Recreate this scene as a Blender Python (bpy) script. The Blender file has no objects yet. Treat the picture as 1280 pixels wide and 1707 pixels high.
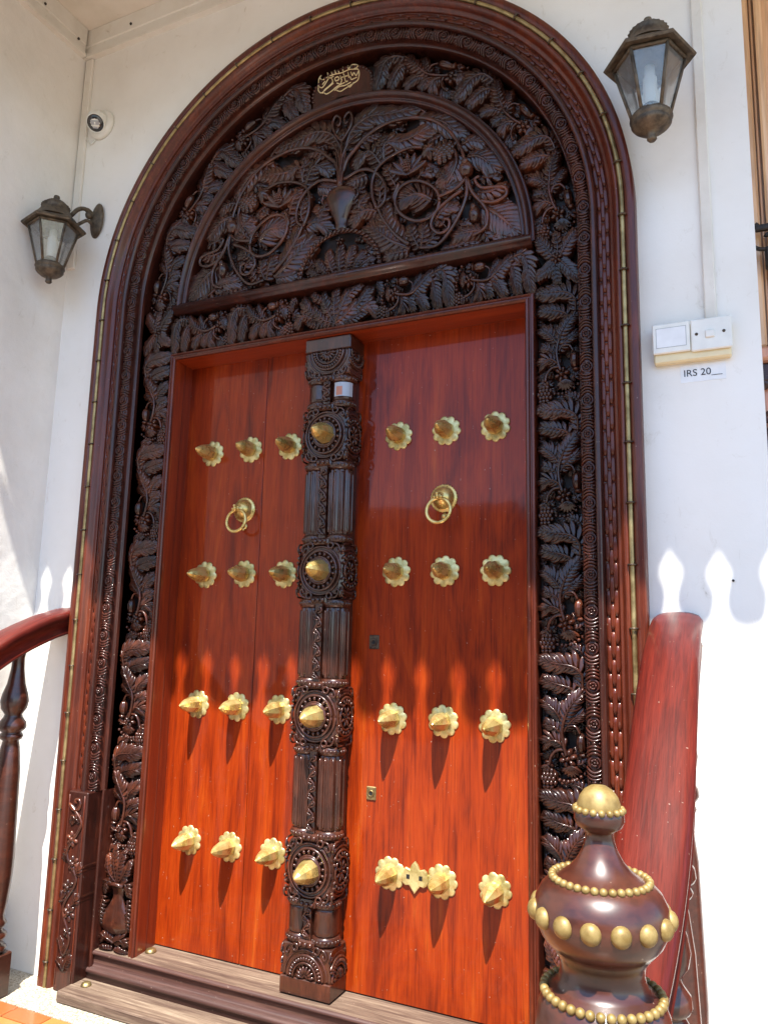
import bpy, math, random
from mathutils import Vector, Matrix
random.seed(7)
PI = math.pi
sc = bpy.context.scene
col = sc.collection
R_ = math.radians

# ------------------------------------------------------------------ camera
cam_d = bpy.data.cameras.new('camera'); cam = bpy.data.objects.new('camera', cam_d); col.objects.link(cam)
cam_d.sensor_fit = 'VERTICAL'; cam_d.sensor_height = 36; cam_d.sensor_width = 27
cam_d.lens = 1273.87/1707*36; cam_d.clip_start = .02; cam_d.clip_end = 400
right = Vector((0.90582901, 0.42300622, 0.02322784))
down = Vector((-0.04735442, 0.15558544, -0.98668674))
fwd = Vector((-0.42098855, 0.89266954, 0.16096502))
m = Matrix((( right.x, -down.x, -fwd.x, 1.26711), (right.y, -down.y, -fwd.y, -2.21225), (right.z, -down.z, -fwd.z, 1.10154), (0, 0, 0, 1)))
cam.matrix_world = m
sc.camera = cam

# ------------------------------------------------------------------ light
SUN = Vector((.122, -.448, .886)).normalized()         # towards the sun
w = bpy.data.worlds.new('World'); sc.world = w; w.use_nodes = True
nt = w.node_tree; bg = nt.nodes['Background']
sky = nt.nodes.new('ShaderNodeTexSky'); sky.sky_type = 'NISHITA'; sky.sun_disc = False
sky.sun_elevation = math.asin(SUN.z); sky.sun_rotation = math.atan2(SUN.x, SUN.y)
sky.dust_density = .5; sky.ozone_density = 3.0
nt.links.new(sky.outputs[0], bg.inputs[0]); bg.inputs[1].default_value = .13
sd = bpy.data.lights.new('sun', 'SUN'); sd.energy = 4.8; sd.angle = R_(.53); sd.color = (1, .95, .87)
so = bpy.data.objects.new('sun', sd); col.objects.link(so)
so.rotation_euler = SUN.to_track_quat('Z', 'Y').to_euler(); so.location = (2, -6, 9)
sc.view_settings.view_transform = 'Standard'; sc.view_settings.look = 'None'
sc.view_settings.exposure = 1.66; sc.view_settings.gamma = 1; sc.view_settings.use_curve_mapping = False
sc.render.engine = 'CYCLES'
sc.cycles.max_bounces = 8; sc.cycles.diffuse_bounces = 5

# ------------------------------------------------------------------ materials
def new_mat(name):
    mt = bpy.data.materials.new(name); mt.use_nodes = True
    return mt, mt.node_tree.nodes, mt.node_tree.links, mt.node_tree.nodes['Principled BSDF']
def ramp(n, l, src, stops):
    r = n.new('ShaderNodeValToRGB'); e = r.color_ramp.elements
    e[0].position, e[0].color = stops[0][0], (*stops[0][1], 1)
    e[1].position, e[1].color = stops[-1][0], (*stops[-1][1], 1)
    for p, c in stops[1:-1]:
        x = e.new(p); x.color = (*c, 1)
    l.new(src, r.inputs[0]); return r
def noise(n, l, scale, detail=4, rough=.55, vec=None, dist=0):
    t = n.new('ShaderNodeTexNoise'); t.inputs['Scale'].default_value = scale
    t.inputs['Detail'].default_value = detail; t.inputs['Roughness'].default_value = rough
    t.inputs['Distortion'].default_value = dist
    if vec: l.new(vec, t.inputs['Vector'])
    return t
def coords(n, l, scale=(1, 1, 1), world=True, rnd=0):
    if world:
        g = n.new('ShaderNodeNewGeometry'); out = g.outputs['Position']
    else:
        g = n.new('ShaderNodeTexCoord'); out = g.outputs['Object']
    mp = n.new('ShaderNodeMapping'); mp.inputs['Scale'].default_value = scale
    l.new(out, mp.inputs['Vector'])
    if rnd:
        oi = n.new('ShaderNodeObjectInfo'); mm = n.new('ShaderNodeMath'); mm.operation = 'MULTIPLY'
        mm.inputs[1].default_value = rnd; l.new(oi.outputs['Random'], mm.inputs[0])
        l.new(mm.outputs[0], mp.inputs['Location'])
    return mp.outputs[0]
def bump(n, l, src, bsdf, strength=.3, dist=.002, prev=None):
    b = n.new('ShaderNodeBump'); b.inputs['Strength'].default_value = strength
    b.inputs['Distance'].default_value = dist; l.new(src, b.inputs['Height'])
    if prev: l.new(prev.outputs[0], b.inputs['Normal'])
    l.new(b.outputs[0], bsdf.inputs['Normal']); return b
def wood(name, stops, rough=.4, coat=.3, coat_rough=.15, grain=(55, 55, 2.2), bump_s=.12, rnd=0, spec=.5, dist=.0012, vary=.5):
    mt, n, l, b = new_mat(name)
    v = coords(n, l, grain, True, rnd)
    a = noise(n, l, 1, 6, .6, v, .6)
    v2 = coords(n, l, (grain[0]*.13, grain[1]*.13, grain[2]*.55), True, rnd)
    c = noise(n, l, 1, 5, .6, v2, 1.4)
    mx = n.new('ShaderNodeMix'); mx.data_type = 'FLOAT'; mx.inputs[0].default_value = vary
    l.new(a.outputs[0], mx.inputs[2]); l.new(c.outputs[0], mx.inputs[3])
    r = ramp(n, l, mx.outputs[0], stops)
    vp = coords(n, l, (grain[0]*5, grain[1]*5, grain[2]*4), True, rnd); pn = noise(n, l, 1, 2, .5, vp)
    pr_ = ramp(n, l, pn.outputs[0], [(.36, (.52, .48, .46)), (.5, (1, 1, 1))])
    m2 = n.new('ShaderNodeMix'); m2.data_type = 'RGBA'; m2.blend_type = 'MULTIPLY'; m2.inputs[0].default_value = .55
    l.new(r.outputs[0], m2.inputs[6]); l.new(pr_.outputs[0], m2.inputs[7])
    sn = noise(n, l, 1, 1, .5, coords(n, l, (120, 120, 120), True)); sr = ramp(n, l, sn.outputs[0], [(.76, (0, 0, 0)), (.80, (.5, .5, .5))])
    m3 = n.new('ShaderNodeMix'); m3.data_type = 'RGBA'; l.new(sr.outputs[0], m3.inputs[0]); m3.inputs[7].default_value = (.35, .26, .2, 1)
    l.new(m2.outputs[2], m3.inputs[6]); l.new(m3.outputs[2], b.inputs['Base Color'])
    b.inputs['Roughness'].default_value = rough
    b.inputs['Coat Weight'].default_value = coat; b.inputs['Coat Roughness'].default_value = coat_rough
    b.inputs['Specular IOR Level'].default_value = spec
    bp = bump(n, l, a.outputs[0], b, bump_s, dist)
    v3 = coords(n, l, (9, 9, 3), True)
    w3 = noise(n, l, 1, 2, .5, v3)
    cb = n.new('ShaderNodeBump'); cb.inputs['Strength'].default_value = .25; cb.inputs['Distance'].default_value = .004
    l.new(w3.outputs[0], cb.inputs['Height']); l.new(cb.outputs[0], b.inputs['Coat Normal'])
    return mt
M = {}
def plain_(name, c):
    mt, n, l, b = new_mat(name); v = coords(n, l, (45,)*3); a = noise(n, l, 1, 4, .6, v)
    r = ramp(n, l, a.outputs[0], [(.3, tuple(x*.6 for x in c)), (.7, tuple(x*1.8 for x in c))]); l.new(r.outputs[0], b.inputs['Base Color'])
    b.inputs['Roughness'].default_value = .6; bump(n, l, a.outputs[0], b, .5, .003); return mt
# carved dark hardwood, oiled
mt, n, l, b = new_mat('carved_wood'); M['carved'] = mt
v = coords(n, l, (30, 30, 30)); a = noise(n, l, 1, 5, .6, v)
v2 = coords(n, l, (2.2, 2.2, 2.2)); a2 = noise(n, l, 1, 3, .5, v2)
mx = n.new('ShaderNodeMix'); mx.data_type = 'FLOAT'; mx.inputs[0].default_value = .5
l.new(a.outputs[0], mx.inputs[2]); l.new(a2.outputs[0], mx.inputs[3])
r = ramp(n, l, mx.outputs[0], [(.34, (.016, .0055, .004)), (.5, (.036, .0105, .006)), (.64, (.105, .027, .011))])
oi = n.new('ShaderNodeObjectInfo'); mr = n.new('ShaderNodeMapRange'); mr.inputs[3].default_value = .65; mr.inputs[4].default_value = 1.35; l.new(oi.outputs['Random'], mr.inputs[0])
vm = n.new('ShaderNodeVectorMath'); vm.operation = 'SCALE'; l.new(r.outputs[0], vm.inputs[0]); l.new(mr.outputs[0], vm.inputs['Scale'])
l.new(vm.outputs[0], b.inputs['Base Color']); b.inputs['Roughness'].default_value = .34; b.inputs['Specular IOR Level'].default_value = .25
b.inputs['Coat Weight'].default_value = .55; b.inputs['Coat Roughness'].default_value = .10
bump(n, l, a.outputs[0], b, .25, .0015)
M['post'] = wood('post_wood', [(.3, (.014, .006, .0045)), (.5, (.042, .013, .0075)), (.7, (.10, .03, .015))], .3, .6, .08, (40, 40, 8), .3, 0, .3)
M['dark'] = wood('dark_moulding_wood', [(.32, (.018, .006, .0045)), (.5, (.038, .0095, .006)), (.68, (.09, .021, .010))], .34, .35, .10, (60, 60, 5), .3, 0, .25)
M['backing'] = plain_('shaded_carving_ground', (.011, .005, .004))  # darker than the carving: depth shade of the voids put into the colour
M['board'] = wood('red_board_wood', [(.3, (.04, .008, .005)), (.5, (.085, .015, .006)), (.7, (.16, .033, .011))], .36, .35, .10, (70, 70, 4), .3, 0, .25)
M['leafwood'] = wood('mahogany', [(.29, (.062, .006, .0015)), (.41, (.135, .0125, .0015)), (.51, (.225, .0225, .0012)), (.6, (.265, .032, .002)), (.73, (.34, .066, .006))], .5, .36, .05, (70, 70, 2.6), .10, 7.0, .12, .001, .66)
M['reveal'] = wood('reveal_mahogany', [(.3, (.10, .012, .005)), (.5, (.2, .026, .007)), (.7, (.3, .05, .011))], .36, .4, .14, (60, 60, 2.2), .1)
M['lintelwood'] = wood('lintel_mahogany', [(.3, (.14, .017, .005)), (.5, (.26, .035, .008)), (.7, (.36, .06, .012))], .36, .4, .14, (2.2, 60, 60), .1)
M['rail'] = wood('rail_wood', [(.34, (.035, .005, .0035)), (.46, (.062, .0065, .004)), (.54, (.085, .009, .005)), (.63, (.11, .012, .006)), (.74, (.14, .035, .022))], .45, .3, .12, (90, 3, 5), .5, 0, .2, .0018, .5)
M['newel'] = wood('newel_wood', [(.3, (.022, .0065, .004)), (.5, (.044, .011, .0055)), (.72, (.085, .022, .010))], .34, .4, .16, (14, 14, 30), .06)
M['sill'] = wood('weathered_sill_wood', [(.33, (.04, .021, .015)), (.45, (.09, .056, .04)), (.55, (.17, .12, .085)), (.68, (.31, .25, .18))], .75, 0, .3, (3.5, 70, 70), .9, 0, .3, .003, .6)
M['sillface'] = wood('sill_face_wood', [(.3, (.03, .012, .01)), (.5, (.055, .022, .017)), (.7, (.11, .055, .04))], .5, .15, .3, (2.5, 60, 60), .35)
M['neigh'] = wood('brightened_pine', [(.3, (.66, .38, .18)), (.5, (.76, .48, .27)), (.7, (.84, .58, .36))], .4, .3, .2, (9, 9, 1), .1)  # pale colour, not sunlight, makes the neighbouring panel bright
M['neighred'] = wood('reddish_panel', [(.3, (.55, .2, .11)), (.5, (.64, .28, .17)), (.7, (.7, .36, .23))], .4, .3, .2, (9, 9, 1), .1)

def plaster(name, c0, c1, c2, bs=.35, sc3=1.0):
    mt, n, l, b = new_mat(name)
    v = coords(n, l, (1.6*sc3, 1.6*sc3, 1.6*sc3)); a = noise(n, l, 1, 5, .6, v)
    r = ramp(n, l, a.outputs[0], [(.32, c0), (.5, c1), (.68, c2)])
    v2 = coords(n, l, (19, 19, 11)); s = noise(n, l, 1, 5, .75, v2, 1.0)
    r2 = ramp(n, l, s.outputs[0], [(.27, (.5, .45, .38)), (.31, (.86, .84, .8)), (.40, (1, 1, 1))])
    mm = n.new('ShaderNodeMix'); mm.data_type = 'RGBA'; mm.blend_type = 'MULTIPLY'; mm.inputs[0].default_value = .6
    l.new(r.outputs[0], mm.inputs[6]); l.new(r2.outputs[0], mm.inputs[7]); l.new(mm.outputs[2], b.inputs['Base Color'])
    b.inputs['Roughness'].default_value = .75; b.inputs['Specular IOR Level'].default_value = .25
    v3 = coords(n, l, (6, 6, 6)); lo = noise(n, l, 1, 3, .5, v3)
    p = bump(n, l, lo.outputs[0], b, bs, .012)
    v4 = coords(n, l, (190, 190, 190)); hi = noise(n, l, 1, 4, .6, v4)
    bump(n, l, hi.outputs[0], b, bs*.8, .0012, p)
    return mt
M['wall'] = plaster('wall_plaster', (.72, .70, .645), (.785, .77, .72), (.82, .81, .77), .3)
M['wallrough'] = plaster('rough_side_plaster', (.68, .655, .6), (.74, .72, .67), (.79, .775, .73), .8, 1.4)
M['ceil'] = plaster('ceiling_board', (.58, .54, .46), (.68, .64, .55), (.74, .70, .62), .2, 2.5)
M['trim'] = plaster('trim_paint', (.62, .59, .52), (.7, .67, .6), (.75, .73, .67), .35, 3)
M['facade'] = plaster('dark_reflection_facade', (.10, .085, .065), (.15, .13, .10), (.2, .17, .13), .2, .5)  # darkened so the lower door leaves reflect something dark

def metal(name, c, c2, rough=.3, met=1.0, scale=60, bs=.2):
    mt, n, l, b = new_mat(name)
    v = coords(n, l, (scale,)*3); a = noise(n, l, 1, 4, .6, v)
    r = ramp(n, l, a.outputs[0], [(.35, c), (.65, c2)]); l.new(r.outputs[0], b.inputs['Base Color'])
    b.inputs['Metallic'].default_value = met
    rr = n.new('ShaderNodeMapRange'); rr.inputs[3].default_value = rough*.75; rr.inputs[4].default_value = rough*1.35
    l.new(a.outputs[0], rr.inputs[0]); l.new(rr.outputs[0], b.inputs['Roughness'])
    bump(n, l, a.outputs[0], b, bs, .0008); return mt
M['brass'] = metal('brass', (.36, .29, .10), (.68, .60, .29), .36, .65, True and 35)
M['brasspol'] = metal('polished_brass', (.46, .32, .09), (.72, .57, .23), .27, .7, 30)
M['brassdull'] = metal('tarnished_brass_strip', (.20, .14, .06), (.42, .32, .15), .42, .85, 25)
M['goldpaint'] = metal('gold_paint', (.17, .108, .028), (.27, .19, .065), .45, .3, 70, .35)
M['gilt'] = metal('gilt_letters', (.62, .46, .22), (.74, .6, .34), .5, .1, 40, .1)
M['lockmetal'] = metal('dark_bronze', (.05, .035, .03), (.12, .09, .06), .4, .8)
M['lampmetal'] = metal('lamp_bronze', (.055, .042, .03), (.16, .125, .085), .55, .55, 45, .6)
M['iron'] = metal('black_iron', (.02, .017, .015), (.05, .04, .035), .5, .6)
mt, n, l, b = new_mat('lamp_glass'); M['glass'] = mt
b.inputs['Base Color'].default_value = (.9, .93, .93, 1); b.inputs['Roughness'].default_value = .06
b.inputs['Transmission Weight'].default_value = .92; b.inputs['IOR'].default_value = 1.45; b.inputs['Alpha'].default_value = 1
a = noise(n, l, 1, 4, .6, coords(n, l, (35, 35, 20))); r = ramp(n, l, a.outputs[0], [(.45, (.02,)*3), (.8, (.25,)*3)])
l.new(r.outputs[0], b.inputs['Roughness'])
def plain(name, c, rough=.5, met=0, coat=0, emis=None):
    mt, n, l, b = new_mat(name); v = coords(n, l, (30,)*3); a = noise(n, l, 1, 3, .5, v)
    r = ramp(n, l, a.outputs[0], [(.3, tuple(x*.9 for x in c)), (.7, c)]); l.new(r.outputs[0], b.inputs['Base Color'])
    b.inputs['Roughness'].default_value = rough; b.inputs['Metallic'].default_value = met; b.inputs['Coat Weight'].default_value = coat
    return mt
M['bulb'] = plain('bulb_white', (.82, .82, .78), .3)
M['plastic'] = plain('switch_plastic', (.74, .74, .68), .35)
M['yellowed'] = plain('yellowed_plastic', (.74, .63, .38), .4)
M['paper'] = plain('paper', (.76, .77, .76), .5, 0, .3)
M['ink'] = plain('ink', (.03, .03, .035), .5)
M['line'] = plain('grey_line', (.3, .32, .32), .5)
M['lens'] = plain('camera_lens', (.015, .015, .018), .08, 0, 1)
M['lensgrey'] = plain('camera_sensor', (.35, .36, .37), .3)
M['sticker'] = plain('worn_sticker', (.3, .33, .38), .3, 0, .4)  # bluish tone includes the reflection on the sticker, put into its colour
M['sticksheen'] = plain('sticker_reflection_smear', (.4, .16, .1), .4)  # orange smear of reflection on the sticker, painted as a patch
M['hole'] = plain('dark_hole', (.006, .005, .005), .8)
M['valance'] = plain('valance_paint', (.5, .48, .42), .6)
M['sky_gap'] = plain('roof_metal', (.35, .32, .3), .6)
M['street'] = plaster('street_ground', (.17, .14, .11), (.21, .175, .14), (.26, .22, .18), .5, 1.2)
# terrazzo / terracotta
mt, n, l, b = new_mat('granite_chip_floor'); M['terrazzo'] = mt
vo = n.new('ShaderNodeTexVoronoi'); vo.inputs['Scale'].default_value = 260; l.new(coords(n, l, (1, 1, 1)), vo.inputs['Vector'])
r = ramp(n, l, vo.outputs['Color'], [(.1, (.10, .08, .055)), (.3, (.27, .235, .175)), (.6, (.40, .36, .28)), (.9, (.52, .49, .42))])
l.new(r.outputs[0], b.inputs['Base Color']); b.inputs['Roughness'].default_value = .45
bump(n, l, vo.outputs['Distance'], b, .3, .001)
M['terracotta'] = plain('terracotta_glazed', (.33, .10, .03), .3, 0, .3)
M['tan'] = plain('tan_glazed', (.4, .17, .05), .3, 0, .3)

# ------------------------------------------------------------------ mesh helpers
class MB:
    def __init__(s): s.v = []; s.f = []; s.flat = set()
    def add(s, vs, fs, flat=False):
        o = len(s.v); s.v += [tuple(p) for p in vs]
        for f in fs:
            if flat: s.flat.add(len(s.f))
            s.f.append(tuple(i+o for i in f))
    def grid(s, rows, closed_u=False, closed_v=False, flat=False):
        nr, nc = len(rows), len(rows[0]); vs = [p for r in rows for p in r]; fs = []
        for i in range(nr-(0 if closed_u else 1)):
            for j in range(nc-(0 if closed_v else 1)):
                fs.append((i*nc+j, i*nc+(j+1) % nc, ((i+1) % nr)*nc+(j+1) % nc, ((i+1) % nr)*nc+j))
        s.add(vs, fs, flat)
    def box(s, a, b, bev=0.0, flat=True):
        x0, y0, z0 = a; x1, y1, z1 = b
        if bev <= 0:
            vs = [(x, y, z) for x in (x0, x1) for y in (y0, y1) for z in (z0, z1)]
            s.add(vs, [(0, 1, 3, 2), (4, 6, 7, 5), (0, 4, 5, 1), (2, 3, 7, 6), (0, 2, 6, 4), (1, 5, 7, 3)], True); return
        vs = []
        X = (x0, x1); Y = (y0, y1); Z = (z0, z1); sg = (1, -1)
        idx = {}
        for i in (0, 1):
            for j in (0, 1):
                for k in (0, 1):
                    bx, by, bz = sg[i]*bev, sg[j]*bev, sg[k]*bev
                    idx[i, j, k, 0] = len(vs); vs.append((X[i], Y[j]+by, Z[k]+bz))
                    idx[i, j, k, 1] = len(vs); vs.append((X[i]+bx, Y[j], Z[k]+bz))
                    idx[i, j, k, 2] = len(vs); vs.append((X[i]+bx, Y[j]+by, Z[k]))
        fs = []
        for i in (0, 1):
            fs.append([idx[i, 0, 0, 0], idx[i, 1, 0, 0], idx[i, 1, 1, 0], idx[i, 0, 1, 0]])
            fs.append([idx[0, i, 0, 1], idx[1, i, 0, 1], idx[1, i, 1, 1], idx[0, i, 1, 1]])
            fs.append([idx[0, 0, i, 2], idx[1, 0, i, 2], idx[1, 1, i, 2], idx[0, 1, i, 2]])
        for i in (0, 1):
            for j in (0, 1):
                fs.append([idx[i, j, 0, 0], idx[i, j, 0, 1], idx[i, j, 1, 1], idx[i, j, 1, 0]])
                fs.append([idx[i, 0, j, 0], idx[i, 0, j, 2], idx[i, 1, j, 2], idx[i, 1, j, 0]])
                fs.append([idx[0, i, j, 1], idx[0, i, j, 2], idx[1, i, j, 2], idx[1, i, j, 1]])
        for i in (0, 1):
            for j in (0, 1):
                for k in (0, 1): fs.append([idx[i, j, k, q] for q in range(3)])
        s.add(vs, fs, True)
    def tube(s, pts, r, seg=8, cap=True, flat=False):
        P = [Vector(p) for p in pts]; n = len(P)
        rr = r if isinstance(r, (list, tuple)) else [r]*n
        rows = []; up = None
        for i in range(n):
            t = (P[min(i+1, n-1)]-P[max(i-1, 0)])
            if t.length < 1e-9: t = Vector((0, 0, 1))
            t.normalize()
            if up is None:
                up = Vector((0, 1, 0)) if abs(t.y) < .9 else Vector((1, 0, 0))
            a = (up-t*up.dot(t)); a = a.normalized() if a.length > 1e-6 else t.orthogonal().normalized()
            up = a; bb = t.cross(a)
            rows.append([tuple(P[i]+(a*math.cos(k*2*PI/seg)+bb*math.sin(k*2*PI/seg))*rr[i]) for k in range(seg)])
        s.grid(rows, False, True, flat)
        if cap:
            s.add(rows[0], [tuple(range(seg))], True); s.add(rows[-1], [tuple(range(seg))], True)
    def lathe(s, prof, c=(0, 0, 0), seg=32, axis='z', flat=False, cap=True, mod=None):
        rows = []
        for (r, h) in prof:
            row = []
            for k in range(seg):
                a = k*2*PI/seg; q = r*(mod(a, r, h) if mod else 1)
                x, y = q*math.cos(a), q*math.sin(a)
                if axis == 'z': p = (c[0]+x, c[1]+y, c[2]+h)
                elif axis == 'y': p = (c[0]+x, c[1]-h, c[2]+y)
                else: p = (c[0]+h, c[1]+x, c[2]+y)
                row.append(p)
            rows.append(row)
        s.grid(rows, False, True, flat)
        if cap:
            if prof[0][0] > 1e-5: s.add(rows[0], [tuple(range(seg))], True)
            if prof[-1][0] > 1e-5: s.add(rows[-1], [tuple(range(seg))], True)
    def sphere(s, c, r, seg=12, rings=7, sq=(1, 1, 1)):
        rows = []
        for i in range(rings+1):
            t = PI*i/rings
            rows.append([(c[0]+sq[0]*r*math.sin(t)*math.cos(k*2*PI/seg), c[1]+sq[1]*r*math.sin(t)*math.sin(k*2*PI/seg), c[2]+sq[2]*r*math.cos(t)) for k in range(seg)])
        s.grid(rows, False, True)
    def torus(s, c, R, r, seg=32, t=8, axis='y', tilt=None):
        rows = []
        for i in range(seg):
            a = 2*PI*i/seg; row = []
            for j in range(t):
                b = 2*PI*j/t; q = R+r*math.cos(b); h = r*math.sin(b)
                if axis == 'y': p = Vector((q*math.cos(a), h, q*math.sin(a)))
                elif axis == 'x': p = Vector((h, q*math.cos(a), q*math.sin(a)))
                else: p = Vector((q*math.cos(a), q*math.sin(a), h))
                if tilt: p = tilt @ p
                row.append(tuple(p+Vector(c)))
            rows.append(row)
        s.grid(rows, True, True)
    def mesh(s, name, mat, smooth=True):
        me = bpy.data.meshes.new(name); me.from_pydata(s.v, [], s.f)
        if smooth:
            fl = s.flat
            me.polygons.foreach_set('use_smooth', [i not in fl for i in range(len(s.f))])
        me.materials.append(mat)
        import bmesh
        bm = bmesh.new(); bm.from_mesh(me)
        bmesh.ops.remove_doubles(bm, verts=bm.verts, dist=1e-6)
        bmesh.ops.recalc_face_normals(bm, faces=bm.faces)
        bm.to_mesh(me); bm.free(); me.update()
        return me
    def build(s, name, mat, parent=None, smooth=True, **kw):
        return obj(name, s.mesh(name, mat, smooth), parent, **kw)
def obj(name, me, parent=None, loc=None, rot=None, scale=None, kind=None):
    o = bpy.data.objects.new(name, me); col.objects.link(o)
    if parent is not None: o.parent = parent
    if loc: o.location = loc
    if rot: o.rotation_euler = rot
    if scale: o.scale = scale
    if kind: o['kind'] = kind
    return o
def thing(name, label, cat, loc=(0, 0, 0), group=None):
    o = obj(name, None); o.location = loc; o.empty_display_size = .1
    o['label'] = label; o['category'] = cat
    if group: o['group'] = group
    return o
def tag(o, label, cat, group=None):
    o['label'] = label; o['category'] = cat
    if group: o['group'] = group
    return o
def part(o, parent):          # parent keeps world coordinates: parent sits at its own location
    o.parent = parent; return o
def struct(name, mb, mat, smooth=True):
    o = mb.build(name, mat, None, smooth); o['kind'] = 'structure'; return o
def deep_copy(o, parent=None):
    c = o.copy(); col.objects.link(c); c.parent = parent
    for ch in list(o.children): deep_copy(ch, c)
    return c
def spline(pts, n=6):
    P = [Vector(p) for p in pts]; out = []
    if len(P) == 2: return [P[0].lerp(P[1], i/n) for i in range(n+1)]
    for i in range(len(P)-1):
        p0 = P[i-1] if i > 0 else P[0]*2-P[1]; p1 = P[i]; p2 = P[i+1]; p3 = P[i+2] if i+2 < len(P) else P[-1]*2-P[-2]
        for k in range(n):
            t = k/n
            out.append(.5*((2*p1)+(p2-p0)*t+(2*p0-5*p1+4*p2-p3)*t*t+(3*p1-p0-3*p2+p3)*t**3))
    out.append(P[-1]); return out

# ------------------------------------------------------------------ the doorway's own frame of reference
X0, CZ = .010, 2.346             # arch centre
ZB = -.12                       # landing level
WY = -.045                      # wall face
def arch_path(r, z0=ZB, nseg=56, ncol=2):
    """points (x,z) left column up, arch, right column down, at radius r, with outward normals"""
    out = []
    for i in range(ncol): out.append(((X0-r, z0+(CZ-z0)*i/ncol), (-1, 0)))
    for i in range(nseg+1):
        a = PI-PI*i/nseg; out.append(((X0+r*math.cos(a), CZ+r*math.sin(a)), (math.cos(a), math.sin(a))))
    for i in range(ncol-1, -1, -1): out.append(((X0+r, z0+(CZ-z0)*i/ncol), (1, 0)))
    return out
def sweep_arch(mb, prof, z0=ZB, nseg=72, flat=False):
    """prof = [(r, y)...] swept along columns and arch"""
    rows = []
    for (r, y) in prof:
        rows.append([(p[0], y, p[1]) for p, _ in arch_path(r, z0, nseg)])
    mb.grid(rows, False, False, flat)
def arch_pts(r, pitch, z0):
    """evenly spaced (x, z, angle) stations along the column-arch-column line; angle = direction of outward normal"""
    Lc = CZ-z0; La = PI*r; T = 2*Lc+La; n = int(round(T/pitch)); out = []
    for i in range(n):
        s = (i+.5)*T/n
        if s < Lc: out.append((X0-r, z0+s, PI))
        elif s < Lc+La:
            a = PI-(s-Lc)/r; out.append((X0+r*math.cos(a), CZ+r*math.sin(a), a))
        else: out.append((X0+r, z0+(T-s), 0.0))
    return out

# ------------------------------------------------------------------ carving kit (a,b) in the panel plane, h towards the viewer
def ident(a, b): return (a, b)
def lobe(mb, root, d, L, w, bend, h0, h1, amp, F, skirt=-.02, rings=6):
    px, py = -d[1], d[0]; rows = []
    S = [0, .22, .46, .7, .9, 1.03]; Wd = [.35, .66, .95, 1.02, .72, .12]
    for s_, wd in zip(S, Wd):
        cx = root[0]+d[0]*L*s_+px*bend*L*s_*s_; cy = root[1]+d[1]*L*s_+py*bend*L*s_*s_
        tx = d[0]+px*2*bend*s_; ty = d[1]+py*2*bend*s_; q = math.hypot(tx, ty) or 1; nx, ny = -ty/q, tx/q
        hb = h0+(h1-h0)*s_**1.4; row = []
        for k, hh in ((-1.04, None), (-1, -.2), (-.55, .95), (0, .05), (.55, .95), (1, -.2), (1.04, None)):
            X, Z = F(cx+nx*k*w*wd, cy+ny*k*w*wd)
            h = skirt if hh is None else hb+amp*hh*(.5+.5*min(1, wd*1.1))
            row.append((X, -h, Z))
        rows.append(row)
    mb.grid(rows)
def leaf(mb, spine, hw, n, F=ident, hb=.0, hamp=.012, sides=(1, -1), sp=5):
    sk = min(-.02, hb-.012); n = int(round(n*1.5)) if n > 3 else n
    P = [Vector((p[0], p[1], 0)) for p in spine]; Q = spline(P, 8)
    d = [0]
    for i in range(1, len(Q)): d.append(d[-1]+(Q[i]-Q[i-1]).length)
    T = d[-1]
    def at(t):
        x = min(max(t, 0), 1)*T
        for i in range(1, len(Q)):
            if d[i] >= x:
                k = (x-d[i-1])/max(1e-9, d[i]-d[i-1]); return Q[i-1].lerp(Q[i], k), (Q[i]-Q[i-1]).normalized()
        return Q[-1], (Q[-1]-Q[-2]).normalized()
    step = T/(n+.7)
    for i in range(n):
        t = (i+.25)/(n+.35); p, tg = at(t)
        prof = math.sin(PI*(.22+.66*t))**.8
        for s_ in sides:
            a = R_(66-34*t)*s_
            dv = (tg.x*math.cos(a)-tg.y*math.sin(a), tg.x*math.sin(a)+tg.y*math.cos(a))
            hh = hb+hamp*math.sin(PI*(.1+.8*t))
            lobe(mb, (p.x, p.y), dv, hw*prof*1.55*(1+.12*math.sin(i*2.3+s_)), min(step*.70, hw*.42), -.22*s_, hh+.001, hh-.35*hamp-.10*hw, min(.0052, step*.55), F, sk)
    p, tg = at(.86)
    lobe(mb, (p.x, p.y), (tg.x, tg.y), T*.16+hw*.35, min(step*.75, hw*.5), 0, hb+hamp*.5, hb, min(.0045, hw*.13), F, sk)
    rows = []
    for i in range(0, 11):
        t = i/10*.97; p, tg = at(t); nx, ny = -tg.y, tg.x; wv = hw*(.17*(1-t)+.035)
        hh = hb+hamp*math.sin(PI*(.1+.8*t)); row = []
        for k, q in ((-1, -.004), (-.75, .0035), (0, .0055), (.75, .0035), (1, -.004)):
            X, Z = F(p.x+nx*k*wv, p.y+ny*k*wv); row.append((X, -(hh+q), Z))
        rows.append(row)
    mb.grid(rows)
def stem(mb, pts, r, F=ident, h=.006, seg=6, n=5):
    Q = spline([Vector((p[0], p[1], 0)) for p in pts], n); N = len(Q)
    rr = r if isinstance(r, (tuple, list)) else (r, r)
    P3 = []; rad = []
    for i, q in enumerate(Q):
        X, Z = F(q.x, q.y); P3.append((X, -h, Z)); rad.append(rr[0]+(rr[1]-rr[0])*i/(N-1))
    mb.tube(P3, rad, seg)
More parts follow.
